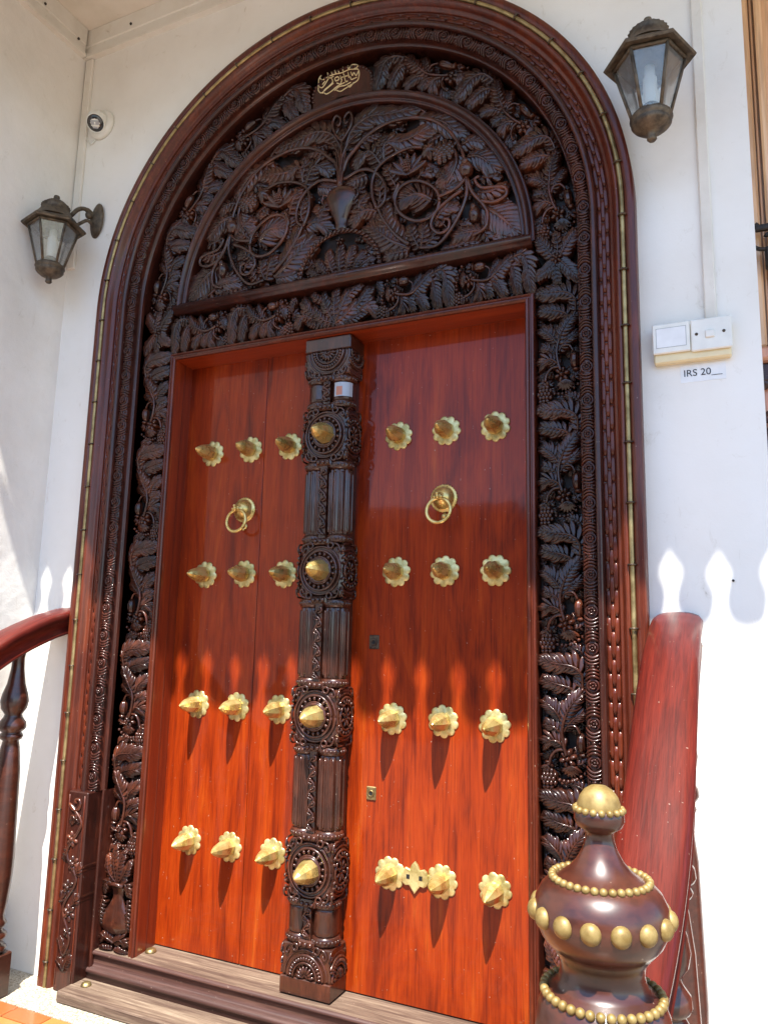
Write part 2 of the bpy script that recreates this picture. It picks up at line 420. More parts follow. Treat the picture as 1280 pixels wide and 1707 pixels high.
def egg(mb, c, ra, rb, F=ident, h=.004, dep=.016, ribs=7, ang=0, amp=.14, seg=20, rings=7):
    rows = []
    for i in range(rings+1):
        t = PI/2*i/rings; row = []
        for k in range(seg):
            a = 2*PI*k/seg; q = math.cos(t)*(1+amp*.5*math.cos(ribs*a)*1)
            u, v_ = ra*q*math.cos(a), rb*q*math.sin(a)
            uu = u*math.cos(ang)-v_*math.sin(ang); vv = u*math.sin(ang)+v_*math.cos(ang)
            X, Z = F(c[0]+uu, c[1]+vv); row.append((X, -(h+dep*math.sin(t)*(1+amp*.3*math.cos(ribs*a))), Z))
        rows.append(row)
    base = [(p[0], .01, p[2]) for p in rows[0]]
    mb.grid([base]+rows, False, True)
def ribbed_pod(mb, c, ra, rb, F=ident, h=.002, dep=.017, ang=0, nr=5):
    # longitudinal ribs running from base to tip
    rows = []; seg = nr*4
    for i in range(9):
        t = -1+2*i/8; q = math.sqrt(max(0, 1-t*t))*.98+.02; row = []
        for k in range(seg+1):
            a = PI*k/seg; rr = 1-.16*abs(math.sin(nr*a))**.5 * (0) - .13*(abs(math.cos(nr*a)) < .25)
            u = ra*q*math.cos(a)*rr; hh = dep*q*math.sin(a)*rr; v_ = rb*t
            uu = u*math.cos(ang)-v_*math.sin(ang); vv = u*math.sin(ang)+v_*math.cos(ang)
            X, Z = F(c[0]+uu, c[1]+vv); row.append((X, -(h+hh), Z))
        rows.append(row)
    mb.grid(rows)
def cone_fruit(mb, c, ra, rb, F=ident, h=.0, dep=.016, n=5):
    egg(mb, c, ra*.9, rb*.9, F, h-.004, dep, 1, 0, 0, 12, 4)
    for j in range(-n//2, n//2+1):
        v_ = j/(n/2+.6); wid = math.sqrt(max(0, 1-v_*v_)); m_ = max(2, int(round(4*wid)))
        for i in range(m_):
            u = ((i+.5*(j % 2)+.25)/m_*2-1)*wid*.85
            hh = h+dep*math.sqrt(max(0.02, 1-u*u-v_*v_*.9))*.85
            s_ = ra*.26
            X, Z = F(c[0]+u*ra, c[1]+v_*rb)
            mb.sphere((X, -hh, Z), s_, 6, 4, (1, .7, 1.15))
def rose(mb, c, r, F=ident, h=.002, petals=6, dep=.009):
    for k in range(petals):
        a = 2*PI*k/petals+.3
        egg(mb, (c[0]+r*.6*math.cos(a), c[1]+r*.6*math.sin(a)), r*.42, r*.3, F, h, dep, 2, a, .1, 10, 4)
    egg(mb, c, r*.3, r*.3, F, h+.004, dep*1.1, 5, 0, .2, 10, 4)
    X, Z = F(*c)

# traced outlines of the tympanum carving and the inscription, in metres on the door plane
STEMS= [[(0.027, 2.744), (0.047, 2.796), (0.078, 2.829), (0.117, 2.865), (0.173, 2.891), (0.235, 2.899), (0.31, 2.888), (0.371, 2.862), (0.423, 2.816), (0.459, 2.766), (0.482, 2.714), (0.491, 2.678)], [(0.035, 2.721), (0.092, 2.74), (0.135, 2.734), (0.178, 2.699), (0.201, 2.652), (0.198, 2.599), (0.171, 2.575)], [(0.171, 2.575), (0.152, 2.63), (0.15, 2.686), (0.167, 2.73), (0.201, 2.755), (0.245, 2.771), (0.292, 2.777), (0.339, 2.766)], [(0.296, 2.415), (0.245, 2.462), (0.196, 2.532), (0.173, 2.581)], [(0.405, 2.55), (0.395, 2.517), (0.366, 2.497), (0.325, 2.495), (0.284, 2.516), (0.253, 2.549), (0.24, 2.589), (0.251, 2.627), (0.281, 2.646), (0.322, 2.645), (0.364, 2.622), (0.394, 2.589), (0.405, 2.55)], [(0.4, 2.567), (0.432, 2.573), (0.47, 2.586), (0.498, 2.612)], [(0.498, 2.612), (0.501, 2.559), (0.483, 2.5), (0.446, 2.438), (0.396, 2.391), (0.332, 2.395)], [(0.502, 2.604), (0.52, 2.555), (0.557, 2.501), (0.572, 2.466), (0.563, 2.418), (0.521, 2.399)], [(0.483, 2.57), (0.433, 2.544), (0.388, 2.508), (0.376, 2.466), (0.402, 2.434), (0.434, 2.44), (0.44, 2.471), (0.421, 2.482)], [(0.545, 2.517), (0.593, 2.502), (0.632, 2.515), (0.632, 2.543), (0.599, 2.554), (0.551, 2.563), (0.529, 2.597), (0.544, 2.606)], [(0.254, 2.653), (0.236, 2.61), (0.241, 2.589)], [(0.456, 2.727), (0.464, 2.685), (0.451, 2.643), (0.429, 2.609)]]
LEAVES= [([(0.027, 2.843), (0.058, 2.913), (0.129, 2.946), (0.214, 2.932), (0.306, 2.932)], 0.0349, 9), ([(0.324, 2.884), (0.403, 2.85), (0.456, 2.8), (0.494, 2.779)], 0.0303, 5), ([(0.475, 2.742), (0.513, 2.744), (0.562, 2.721)], 0.0221, 4), ([(0.497, 2.696), (0.544, 2.677), (0.599, 2.621)], 0.0338, 5), ([(0.463, 2.712), (0.447, 2.651), (0.413, 2.6)], 0.0361, 5), ([(0.482, 2.629), (0.438, 2.633), (0.393, 2.661)], 0.0198, 4), ([(0.18, 2.747), (0.133, 2.808), (0.069, 2.776)], 0.0303, 5), ([(0.187, 2.759), (0.199, 2.824), (0.268, 2.805)], 0.0268, 5), ([(0.193, 2.764), (0.175, 2.817), (0.194, 2.864)], 0.0175, 4), ([(0.209, 2.829), (0.278, 2.813), (0.377, 2.839)], 0.0303, 6), ([(0.075, 2.83), (0.117, 2.854), (0.173, 2.87)], 0.0151, 4), ([(0.371, 2.568), (0.322, 2.596), (0.252, 2.59)], 0.0495, 6), ([(0.315, 2.648), (0.341, 2.668), (0.373, 2.663)], 0.0175, 3), ([(0.167, 2.583), (0.183, 2.63), (0.16, 2.704)], 0.0221, 4), ([(0.167, 2.576), (0.118, 2.58), (0.07, 2.547)], 0.0279, 5), ([(0.121, 2.727), (0.093, 2.714), (0.043, 2.691)], 0.0233, 4), ([(0.098, 2.568), (0.103, 2.608), (0.13, 2.649)], 0.0175, 4), ([(0.296, 2.409), (0.225, 2.446), (0.141, 2.525)], 0.0454, 7), ([(0.286, 2.401), (0.247, 2.393), (0.196, 2.393)], 0.0198, 4), ([(0.299, 2.418), (0.221, 2.494), (0.191, 2.594)], 0.032, 6), ([(0.329, 2.399), (0.308, 2.448), (0.294, 2.491)], 0.0198, 4), ([(0.335, 2.4), (0.347, 2.446), (0.34, 2.487)], 0.0198, 4), ([(0.345, 2.395), (0.383, 2.419), (0.383, 2.458)], 0.0151, 4), ([(0.554, 2.502), (0.611, 2.451), (0.675, 2.375)], 0.0512, 7), ([(0.563, 2.415), (0.521, 2.415), (0.456, 2.413)], 0.0279, 5), ([(0.557, 2.407), (0.581, 2.377), (0.611, 2.383)], 0.0163, 3), ([(0.409, 2.379), (0.459, 2.371), (0.533, 2.381)], 0.0151, 4), ([(0.404, 2.57), (0.432, 2.596), (0.483, 2.59)], 0.0186, 4), ([(0.382, 2.484), (0.42, 2.514), (0.464, 2.523)], 0.021, 4), ([(0.434, 2.447), (0.408, 2.472), (0.382, 2.471)], 0.014, 3), ([(0.535, 2.557), (0.581, 2.54), (0.635, 2.558)], 0.0198, 4), ([(0.241, 2.643), (0.216, 2.696), (0.194, 2.743)], 0.0198, 4), ([(0.481, 2.773), (0.456, 2.74), (0.431, 2.734)], 0.0151, 3), ([(0.478, 2.425), (0.487, 2.448), (0.514, 2.454)], 0.014, 3), ([(0.126, 2.569), (0.082, 2.627), (0.073, 2.677)], 0.0175, 4), ([(0.547, 2.606), (0.581, 2.591), (0.611, 2.596)], 0.0163, 3), ([(0.611, 2.389), (0.64, 2.371), (0.675, 2.357)], 0.0116, 3)]
PODS= [((0.495, 2.648), 0.0244, 0.0291), ((0.526, 2.477), 0.0192, 0.0303)]
THISTLE=(0.418, 2.727); CALYX=(0.362, 2.753); FLOWER=(0.283, 2.71)
SCRIPT= [[(-0.077, 3.177), (-0.086, 3.163), (-0.087, 3.138), (-0.086, 3.115), (-0.074, 3.102), (-0.06, 3.107), (-0.038, 3.119), (-0.022, 3.127)], [(-0.083, 3.168), (-0.071, 3.155), (-0.049, 3.16)], [(-0.082, 3.13), (-0.07, 3.123), (-0.056, 3.137), (-0.045, 3.153)], [(-0.067, 3.097), (-0.06, 3.11), (-0.038, 3.122), (-0.026, 3.134), (-0.033, 3.152)], [(-0.061, 3.098), (-0.049, 3.09), (-0.027, 3.097), (-0.009, 3.107), (0.013, 3.112), (0.026, 3.115)], [(-0.05, 3.179), (-0.042, 3.155), (-0.023, 3.155)], [(-0.046, 3.162), (-0.017, 3.162), (0.011, 3.159), (0.043, 3.162), (0.08, 3.152)], [(-0.034, 3.177), (-0.027, 3.162)], [(-0.019, 3.179), (-0.014, 3.163)], [(-0.005, 3.177), (0.0, 3.161)], [(0.014, 3.182), (0.018, 3.154), (0.025, 3.133)], [(0.036, 3.181), (0.039, 3.163)], [(0.039, 3.163), (0.055, 3.178), (0.077, 3.168), (0.071, 3.16), (0.052, 3.159)], [(-0.017, 3.147), (-0.004, 3.147), (-0.0, 3.135), (-0.013, 3.133), (-0.018, 3.144)], [(-0.009, 3.123), (0.007, 3.114), (0.011, 3.125)], [(0.005, 3.149), (0.013, 3.125)], [(0.021, 3.147), (0.029, 3.117), (0.038, 3.117)], [(0.037, 3.154), (0.042, 3.128)], [(0.049, 3.15), (0.056, 3.133), (0.062, 3.143), (0.072, 3.128), (0.082, 3.143), (0.084, 3.127), (0.079, 3.107), (0.063, 3.1), (0.048, 3.095), (0.026, 3.088), (0.008, 3.083), (-0.011, 3.095)], [(0.047, 3.132), (0.053, 3.118), (0.075, 3.12)], [(-0.018, 3.094), (0.001, 3.104), (0.026, 3.102), (0.051, 3.107)], [(0.039, 3.098), (0.048, 3.089), (0.063, 3.103)], [(0.009, 3.14), (0.037, 3.139)], [(-0.07, 3.136), (-0.058, 3.147)], [(0.074, 3.158), (0.084, 3.142)]]
def wpart(mb, name, mat, th, smooth=True, **kw):
    """a part built in world coordinates under a thing whose Empty stands elsewhere"""
    o = mb.build(name, mat, th, smooth, **kw); o.location = -th.location; return o

# ================================================================== SETTING
mb = MB(); mb.box((-60, -70, -.9), (60, 30, -.75)); struct('ground', mb, M['street'])
# landing slab and the steps down to the street
mb = MB(); mb.box((-1.3, -.80, -.75), (1.42, 0.0, ZB-.012)); landing = struct('landing', mb, M['terrazzo'])
mb = MB()
mb.box((-1.24, -.8, ZB-.012), (1.3, -.375, ZB)); mb.box((-1.24, -.232, ZB-.012), (1.3, 0.1, ZB)); mb.build('granite_slab', M['terrazzo'], landing)
tile = MB(); tile.box((-.148, -.068, -.012), (-.002, -.002, .001), .0015); tm = tile.mesh('floor_tile', M['terracotta'])
tile = MB(); tile.box((-.148, -.068, -.012), (-.002, -.002, .001), .0015); tm2 = tile.mesh('floor_tile', M['tan'])
for i in range(17):
    for j in range(8): obj('floor_tile', tm if (i+j) % 3 else tm2, landing, loc=(-1.09+.15*i, -.234-.071*j, ZB))  # rows beyond the visible border added for warm bounce
for k in range(4):
    mb = MB(); mb.box((-1.3, -.8-.28*(k+1), -.75), (1.42, -.8-.28*k, ZB-.15*(k+1)), .004); struct('step', mb, M['terracotta'])  # unseen steps made terracotta to bounce warm light up the walls

# ------------------------------------------------------------------ walls
def wall_with_arch():
    """front wall face with the arched opening cut out of it, 0.25 m thick"""
    mb = MB(); r = 1.012; xs0, xs1, z0, z1 = -1.35, 1.341, -.75, 3.79
    path = [p for p, _ in arch_path(r, z0, 48)]
    # outer outline matched station by station
    outer = []
    for (x, z) in path:
        dx, dz = x-X0, max(0, z-CZ)
        if z <= CZ+1e-6: outer.append((xs0 if x < X0 else xs1, z))
        else:
            k = 1e9
            if abs(dx) > 1e-6: k = min(k, ((xs1-X0) if dx > 0 else (X0-xs0))/abs(dx))
            if dz > 1e-6: k = min(k, (z1-CZ)/dz)
            outer.append((X0+dx*k, CZ+dz*k))
    for (y) in (WY, WY+.25):
        mb.grid([[(p[0], y, p[1]) for p in path], [(p[0], y, p[1]) for p in outer]])
    mb.grid([[(p[0], WY, p[1]) for p in path], [(p[0], WY+.25, p[1]) for p in path]])
    # corner fillers where the outline turns
    for sx in (xs0, xs1):
        a = [o for o in outer if abs(o[0]-sx) < 1e-6]; b = [o for o in outer if abs(o[1]-z1) < 1e-6]
        pa = max(a, key=lambda t: t[1]); pb = min(b, key=lambda t: abs(t[0]-sx))
        for y in (WY, WY+.25): mb.add([(pa[0], y, pa[1]), (sx, y, z1), (pb[0], y, z1)], [(0, 1, 2)], True)
    mb.grid([[(xs1, WY, z0), (xs1, WY, z1)], [(xs1, WY+.25, z0), (xs1, WY+.25, z1)]], flat=True)
    return mb
o = wall_with_arch().build('house_wall', M['wall'], smooth=False); o['kind'] = 'structure'
house_wall = o
# the plain masonry to the left, right and above, and whatever is behind the doors
mb = MB(); mb.box((-1.45, .21, -.75), (1.33, .4, 3.79)); struct('dark_room_wall', mb, M['hole'])
mb = MB(); mb.box((-1.55, -2.6, -.75), (-1.265, .2, 3.97)); side = struct('side_wall', mb, M['wallrough'], False)
# ------------------------------------------------------------------ porch ceiling, cornice trims, roof
mb = MB(); mb.box((-1.27, -1.172, 3.730), (4.2, WY+.3, 3.785)); ceil = struct('porch_ceiling', mb, M['ceil'], False)
mb = MB(); mb.box((-1.7, -1.172, 3.785), (4.4, .6, 3.85)); mb.build('roof_deck', M['sky_gap'], ceil, False)
def trim_prof(mb, p0, p1, nrm, zt=3.7285, hgt=.138, th=.02):
    """flat painted batten with a small bead along its lower edge"""
    prof = [(0, 0), (th, 0), (th, -hgt*.55), (th-.004, -hgt*.58), (th-.004, -hgt*.88), (th+.006, -hgt*.90), (th+.006, -hgt), (0, -hgt)]
    rows = []
    for p in (p0, p1): rows.append([(p[0]+nrm[0]*q[0], p[1]+nrm[1]*q[0], zt+q[1]) for q in prof])
    mb.grid(rows, False, True, True); mb.add(rows[0], [tuple(range(8))], True); mb.add(rows[1], [tuple(range(8))], True)
mb = MB(); trim_prof(mb, (-1.265, WY-.0), (1.338, WY-.0), (0, -1)); mb.build('cornice_batten', M['trim'], ceil, False)
mb = MB(); trim_prof(mb, (-1.265, -1.165), (-1.265, WY-.03), (1, 0)); mb.build('cornice_batten', M['trim'], ceil, False)
for (x, y, z) in ((-1.0, WY-.0215, 3.675), (-.55, WY-.0215, 3.685), (-1.2435, -.12, 3.645), (-1.2435, -.3, 3.665)):
    mb = MB(); mb.sphere((x, y, z), .006, 8, 5); mb.build('nail_head', M['iron'], ceil)

# valance with spade-shaped cut-outs hanging from the eave: it throws the pointed light on the door
def valance():
    yv = -1.16; ofs = (.11-yv)/.448; zb = 1.053+.886*ofs      # apex of the cut-outs
    xo = .2+.122*ofs; pitch = .1215; th = .012
    mb = MB()
    half = [(0, 0), (.012, -.022), (.028, -.05), (.031, -.062), (.026, -.08), (.016, -.105), (.0125, -.125), (.014, -.145), (.022, -.172), (.036, -.188), (.0605, -.196)]
    x = xo-pitch*14
    top = 3.78
    for k in range(36):
        c = x+k*pitch
        if c < -1.2 or c > 4.05: continue
        for sgn in (-1, 1):
            jw = 1+.10*math.sin(k*2.7+sgn); jz = .004*math.sin(k*1.9)
            pts = [(c+sgn*(p[0]*jw if p[0] < .05 else p[0]), zb+p[1]+jz) for p in half]
            rowt = [(p[0], top) for p in pts]
            for y in (yv, yv-th):
                for i in range(len(pts)-1):
                    a, b_ = pts[i], pts[i+1]
                    e0, e1 = c+sgn*.06075, c+sgn*.06075
                    mb.add([(a[0], y, a[1]), (b_[0], y, b_[1]), (e1, y, b_[1]), (e0, y, a[1])], [(0, 1, 2, 3)], True)
                mb.add([(c, y, zb+jz), (c+sgn*.06075, y, zb+jz), (c+sgn*.06075, y, top), (c, y, top)], [(0, 1, 2, 3)], True)
            mb.grid([[(p[0], yv, p[1]) for p in pts], [(p[0], yv-th, p[1]) for p in pts]], flat=True)
    return mb
v = valance().build('eave_valance', M['valance'], smooth=False)
tag(v, 'painted fretwork board with spade shaped cut-outs hanging from the porch eave', 'valance')

# ------------------------------------------------------------------ neighbouring bay right of the wall end
t = thing('neighbour_door', 'pale orange wooden doorway panel seen past the right edge of the wall', 'door panel', (1.9, .12, -.12))
mb = MB(); mb.box((1.30, .12, 1.86), (2.8, .16, 3.7)); wpart(mb, 'upper_panel', M['neigh'], t, False)
mb = MB(); mb.box((1.30, .119, 1.50), (2.8, .16, 1.857)); wpart(mb, 'lower_panel', M['neighred'], t, False)
mb = MB()
mb.box((1.30, .08, 1.93), (1.360, .1195, 3.7), .006); mb.box((1.364, .095, 1.93), (1.371, .1195, 3.7), .002); mb.box((1.376, .07, 1.93), (1.396, .1195, 3.7), .006)
wpart(mb, 'door_moulding', M['neigh'], t, False)
mb = MB(); mb.box((1.30, .07, 1.888), (2.8, .1185, 1.928), .008); wpart(mb, 'rail_moulding', M['neighred'], t, False)
mb = MB(); mb.box((1.30, .10, -.12), (2.8, .16, 1.495)); wpart(mb, 'dark_lower_panel', M['reveal'], t, False)
mb = MB(); mb.box((1.30, .095, 1.835), (1.7, .1175, 1.885), .003)
for k in range(8): mb.sphere((1.345+.045*k, .108, 1.832), .021, 12, 8, (1, .5, 1))
mb.torus((1.372, .10, 1.665), .032, .011, 18, 6); mb.torus((1.355, .10, 1.73), .012, .007, 14, 6); mb.box((1.335, .095, 1.58), (1.40, .1175, 1.64), .006)
wpart(mb, 'carved_scroll', M['dark'], t)
t = thing('iron_bracket', 'black wrought iron scroll bracket at the right edge of the picture', 'bracket', (1.40, .05, 2.15))
mb = MB()
pts = [(1.374+(.052-.0036*i)*math.cos(.5*i+2.0), .05, 2.238+(.052-.0036*i)*math.sin(.5*i+2.0)) for i in range(14)]
mb.tube(spline(pts, 3), .0062, 8); mb.box((1.345, .043, 2.262), (1.6, .06, 2.280), .003); wpart(mb, 'scroll', M['iron'], t)
mb = MB(); mb.box((1.366, .04, 2.145), (1.45, .07, 2.208), .006); wpart(mb, 'mount', M['iron'], t)

# ================================================================== ARCHED DOOR FRAME
fr = thing('arched_door_frame', 'huge dark carved wooden arch framing the double door', 'door frame', (X0, 0, ZB))
# backing board of the carved bands, behind the relief
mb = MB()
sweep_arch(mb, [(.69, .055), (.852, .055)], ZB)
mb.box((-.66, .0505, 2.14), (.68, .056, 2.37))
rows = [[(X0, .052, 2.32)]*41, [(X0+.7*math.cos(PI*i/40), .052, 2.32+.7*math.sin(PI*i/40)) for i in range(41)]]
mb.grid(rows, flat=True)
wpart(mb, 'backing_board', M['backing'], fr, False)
# outer mouldings, all swept along column - arch - column
def band(name, prof, mat, z0=ZB, flat=False):
    mb = MB(); sweep_arch(mb, prof, z0, 96, flat); return wpart(mb, name, M[mat], fr, not flat)
ob = band('outer_board', [(.9525, -.062), (.953, -.070), (.957, -.0735), (.962, -.074), (.966, -.082), (.970, -.092), (.976, -.0985), (.982, -.1), (.983, -.0955), (1.000, -.0955), (1.001, -.1), (1.0255, -.1), (1.027, -.0985), (1.027, WY+.002)], 'board')
bt = band('brass_rod', [(.992+.0066*math.cos(PI*i/6), -.0957-.0080*math.sin(PI*i/6)) for i in range(7)], 'brassdull')
mb = MB(); mb.tube([(-.0105, 0, 0), (-.008, -.008, 0), (0, -.0115, 0), (.008, -.008, 0), (.0105, 0, 0)], .0028, 6)
clipm = mb.mesh('brass_clip', M['lockmetal'])
for (x, z, a) in arch_pts(.992, .168, ZB):
    obj('brass_clip', clipm, bt, loc=(x, -.0975, z), rot=(0, -a, 0))
ZR = .535                                                     # ornament ends here on the plinth blocks
cb = band('chain_band', [(.917, -.062), (.920, -.058), (.948, -.058), (.9535, -.064)], 'board', ZR)
band('inner_bead', [(.8965, -.05), (.8975, -.078), (.901, -.084), (.907, -.086), (.913, -.084), (.9165, -.078), (.9175, -.058)], 'dark', ZR)
rr = band('rosette_roll', [(.852, .06), (.852, -.02), (.8535, -.034), (.857, -.037), (.860, -.046)]+[(.879-.018*math.cos(PI*i/8), -.052-.018*math.sin(PI*i/8)) for i in range(9)]+[(.8975, -.05)], 'dark', ZR)
band('jamb_edge', [(.852, .06), (.852, -.03), (.8535, -.036), (.860, -.0365), (.862, .0)], 'dark', ZB)
# chain links, three staggered rows
mb = MB()
def link_mesh(hw, hl, h):
    mb = MB(); rows = []
    for i in range(9):
        t = -1+2*i/8; t = t if abs(t) > .99 else t*1.2 if abs(t) < .8 else t; t = max(-1, min(1, t)); q = max(.30, (1-abs(t)**9)**.5); row = []
        for k, hh in ((-1.0, 0), (-.86, .8), (-.45, 1), (.45, 1), (.86, .8), (1.0, 0)): row.append((hw*k*q, -h*hh*(.05+.95*min(1, q*1.1)), hl*t))
        rows.append(row)
    mb.grid(rows); return mb
lk = link_mesh(.0072, .0350, .0085).mesh('chain_link', M['board'])
lk2 = link_mesh(.0070, .0348, .0062).mesh('chain_link', M['board'])
P1 = arch_pts(.934, .0745, ZR)
for (x, z, a) in P1: obj('chain_link', lk, cb, loc=(x, -.058, z), rot=(0, -a, 0))
for r_ in (.9235, .9445):
    st = arch_pts(r_, .0745*r_/.934, ZR); n_ = len(P1)
    for i in range(n_-1):
        # halfway between two stations of the middle row
        a0, a1 = P1[i], P1[i+1]; am = (a0[2]+a1[2])/2
        cx_, cz_ = (a0[0]+a1[0])/2, (a0[1]+a1[1])/2; dr = r_-.934
        obj('chain_link', lk2, cb, loc=(cx_+math.cos(am)*dr, -.0585, cz_+math.sin(am)*dr), rot=(0, -am, 0))
# rosettes and curved ribs on the roll
mb = MB()
mb.torus((0, -.0155, 0), .0150, .0036, 18, 6); mb.torus((0, -.020, 0), .0080, .0028, 14, 6)
for k in range(5):
    a = 2*PI*k/5; mb.sphere((.0080*math.cos(a), -.022, .0080*math.sin(a)), .0036, 6, 4)
mb.sphere((0, -.021, 0), .0034, 8, 5); mb.sphere((0, -.006, 0), .014, 14, 6, (1, .8, 1))
rosm = mb.mesh('rosette', M['dark'])
def ribm(sg):
    mb = MB()
    for off, bend, w_ in ((.0255, .0085, .0042), (.0345, .0075, .0040), (.0430, .0055, .0036)):
        pts = []; rad = []
        for i in range(11):
            t = -1+2*i/10; pts.append((.0215*t, -.0212*math.sqrt(max(0, 1-t*t*.86))+.001, sg*(off-bend*t*t*1.6))); rad.append(w_*(1-.25*abs(t)))
        mb.tube(pts, rad, 6)
    return mb.mesh('ribs', M['dark'])
ribs = [ribm(1), ribm(-1)]
endm = MB(); endm.sphere((0, -.0185, 0), .0062, 10, 6, (1.1, .8, .8)); endm.sphere((.0125, -.013, 0), .0045, 8, 5); endm.sphere((-.0125, -.013, 0), .0045, 8, 5); endme = endm.mesh('bead', M['dark'])
RP = arch_pts(.879, .100, ZR)
for i, (x, z, a) in enumerate(RP):
    ty = Vector((-math.sin(a), 0, math.cos(a)))
    obj('rosette', rosm, rr, loc=(x, -.052, z), rot=(0, -a, 0))
    for q in (0, 1): obj('curved_ribs', ribs[q], rr, loc=(x, -.052, z), rot=(0, -a, 0))
    obj('bead', endme, rr, loc=(x+ty.x*.05, -.052, z+ty.z*.05), rot=(0, -a, 0))

# ---------------------------------------------- carved foliage motif (0.345 m long, 0.13 m wide)
def cc(*pts): return [((x-50)/3780, -(y-60)/3780) for x, y in pts]
def motif_parts(F):
    """list of (name, mesh) of one length of the running foliage, in panel coordinates given by F"""
    out = []
    def L(pts, hw, n, hb=.0, hamp=.013, sides=(1, -1)):
        mb = MB(); leaf(mb, cc(*pts), hw*1.32/3780, n, F, hb, hamp, sides); out.append(('carved_leaf', mb.mesh('carved_leaf', M['carved'])))
    L([(500, 330), (500, 200), (400, 120), (230, 100), (60, 70)], 78, 8, .006, .016)
    L([(430, 400), (375, 335), (250, 300), (85, 265)], 66, 6, .002, .015)
    L([(290, 680), (225, 570), (105, 470)], 62, 6, .0, .014)
    L([(290, 720), (350, 560), (440, 430), (525, 350)], 60, 7, .004, .016)
    L([(300, 740), (390, 640), (515, 560)], 50, 5, .0, .012)
    L([(290, 800), (210, 720), (100, 690)], 48, 4, .0, .012)
    L([(310, 900), (210, 840), (95, 880)], 64, 5, .002, .014)
    L([(395, 900), (440, 1000), (420, 1075)], 34, 4, -.012, .010)
    L([(230, 960), (120, 985), (75, 1040)], 40, 4, -.010, .010)
    L([(250, 1250), (330, 1290), (300, 1370)], 40, 4, -.010, .010)
    mb = MB()
    stem(mb, cc((330, 980), (300, 880), (288, 740), (330, 600), (430, 460), (510, 330)), (.005, .0035), F, .016)
    stem(mb, cc((300, 760), (340, 700), (420, 700), (465, 770)), (.004, .0035), F, .010)
    stem(mb, cc((320, 925), (230, 935), (170, 1000), (150, 1080)), (.0045, .0045), F, .012)
    out.append(('carved_stem', mb.mesh('carved_stem', M['carved'])))
    mb = MB(); ribbed_pod(mb, cc((475, 860))[0], .0145, .027, F); egg(mb, cc((490, 965))[0], .012, .006, F, .004, .010, 6)
    out.append(('carved_pod', mb.mesh('carved_pod', M['carved'])))
    mb = MB(); cone_fruit(mb, cc((140, 1210))[0], .024, .031, F); leaf(mb, cc((150, 1050), (130, 1090), (110, 1150)), .012, 3, F, .004, .008)
    out.append(('carved_pine_cone', mb.mesh('carved_pine_cone', M['carved'])))
    mb = MB(); rose(mb, cc((335, 1010))[0], .024, F, .006)
    out.append(('carved_flower', mb.mesh('carved_flower', M['carved'])))
    mb = MB()
    # fan-shaped cup under the flower
    for k in range(7):
        a = R_(-150+20*k); c0 = cc((370, 1075))[0]
        lobe(mb, c0, (math.cos(a), math.sin(a)), .03, .0052, 0, .012, .004, .003, F)
    for k in range(7):
        q = k/6; c0 = cc((250+260*q, 1215-80*q+40*math.sin(PI*q)))[0]; X, Z = F(*c0); mb.sphere((X, -.008, Z), .0052, 8, 5)
    out.append(('carved_cup', mb.mesh('carved_cup', M['carved'])))
    mb = MB(); leaf(mb, cc((520, 1330), (470, 1270), (360, 1230)), .013, 4, F, .0, .008); leaf(mb, cc((430, 1060), (490, 1040), (535, 1000)), .010, 3, F, .0, .006)
    out.append(('carved_leaf', mb.mesh('carved_leaf', M['carved'])))
    mb = MB(); rnd = random.Random(5)
    for i in range(6):
        for j in range(14):
            a = .010+.023*i+rnd.uniform(-.006, .006); b = -.012-.0245*j+rnd.uniform(-.008, .008); th = rnd.uniform(0, 2*PI); L_ = rnd.uniform(.022, .034)
            if not (.0 < a+L_*math.cos(th) < .135): th = PI-th
            p2 = (a+L_*math.cos(th), b+L_*math.sin(th)); k = rnd.uniform(-.25, .25)
            if not (0 < p2[0] < .134) or rnd.random() < .5: continue
            leaf(mb, [(a, b), ((a+p2[0])/2-k*L_*math.sin(th), (b+p2[1])/2+k*L_*math.cos(th)), p2], rnd.uniform(.009, .013), 3, F, -.021+rnd.uniform(0, .005), .006)
    out.append(('carved_undergrowth', mb.mesh('carved_undergrowth', M['carved'])))
    return out
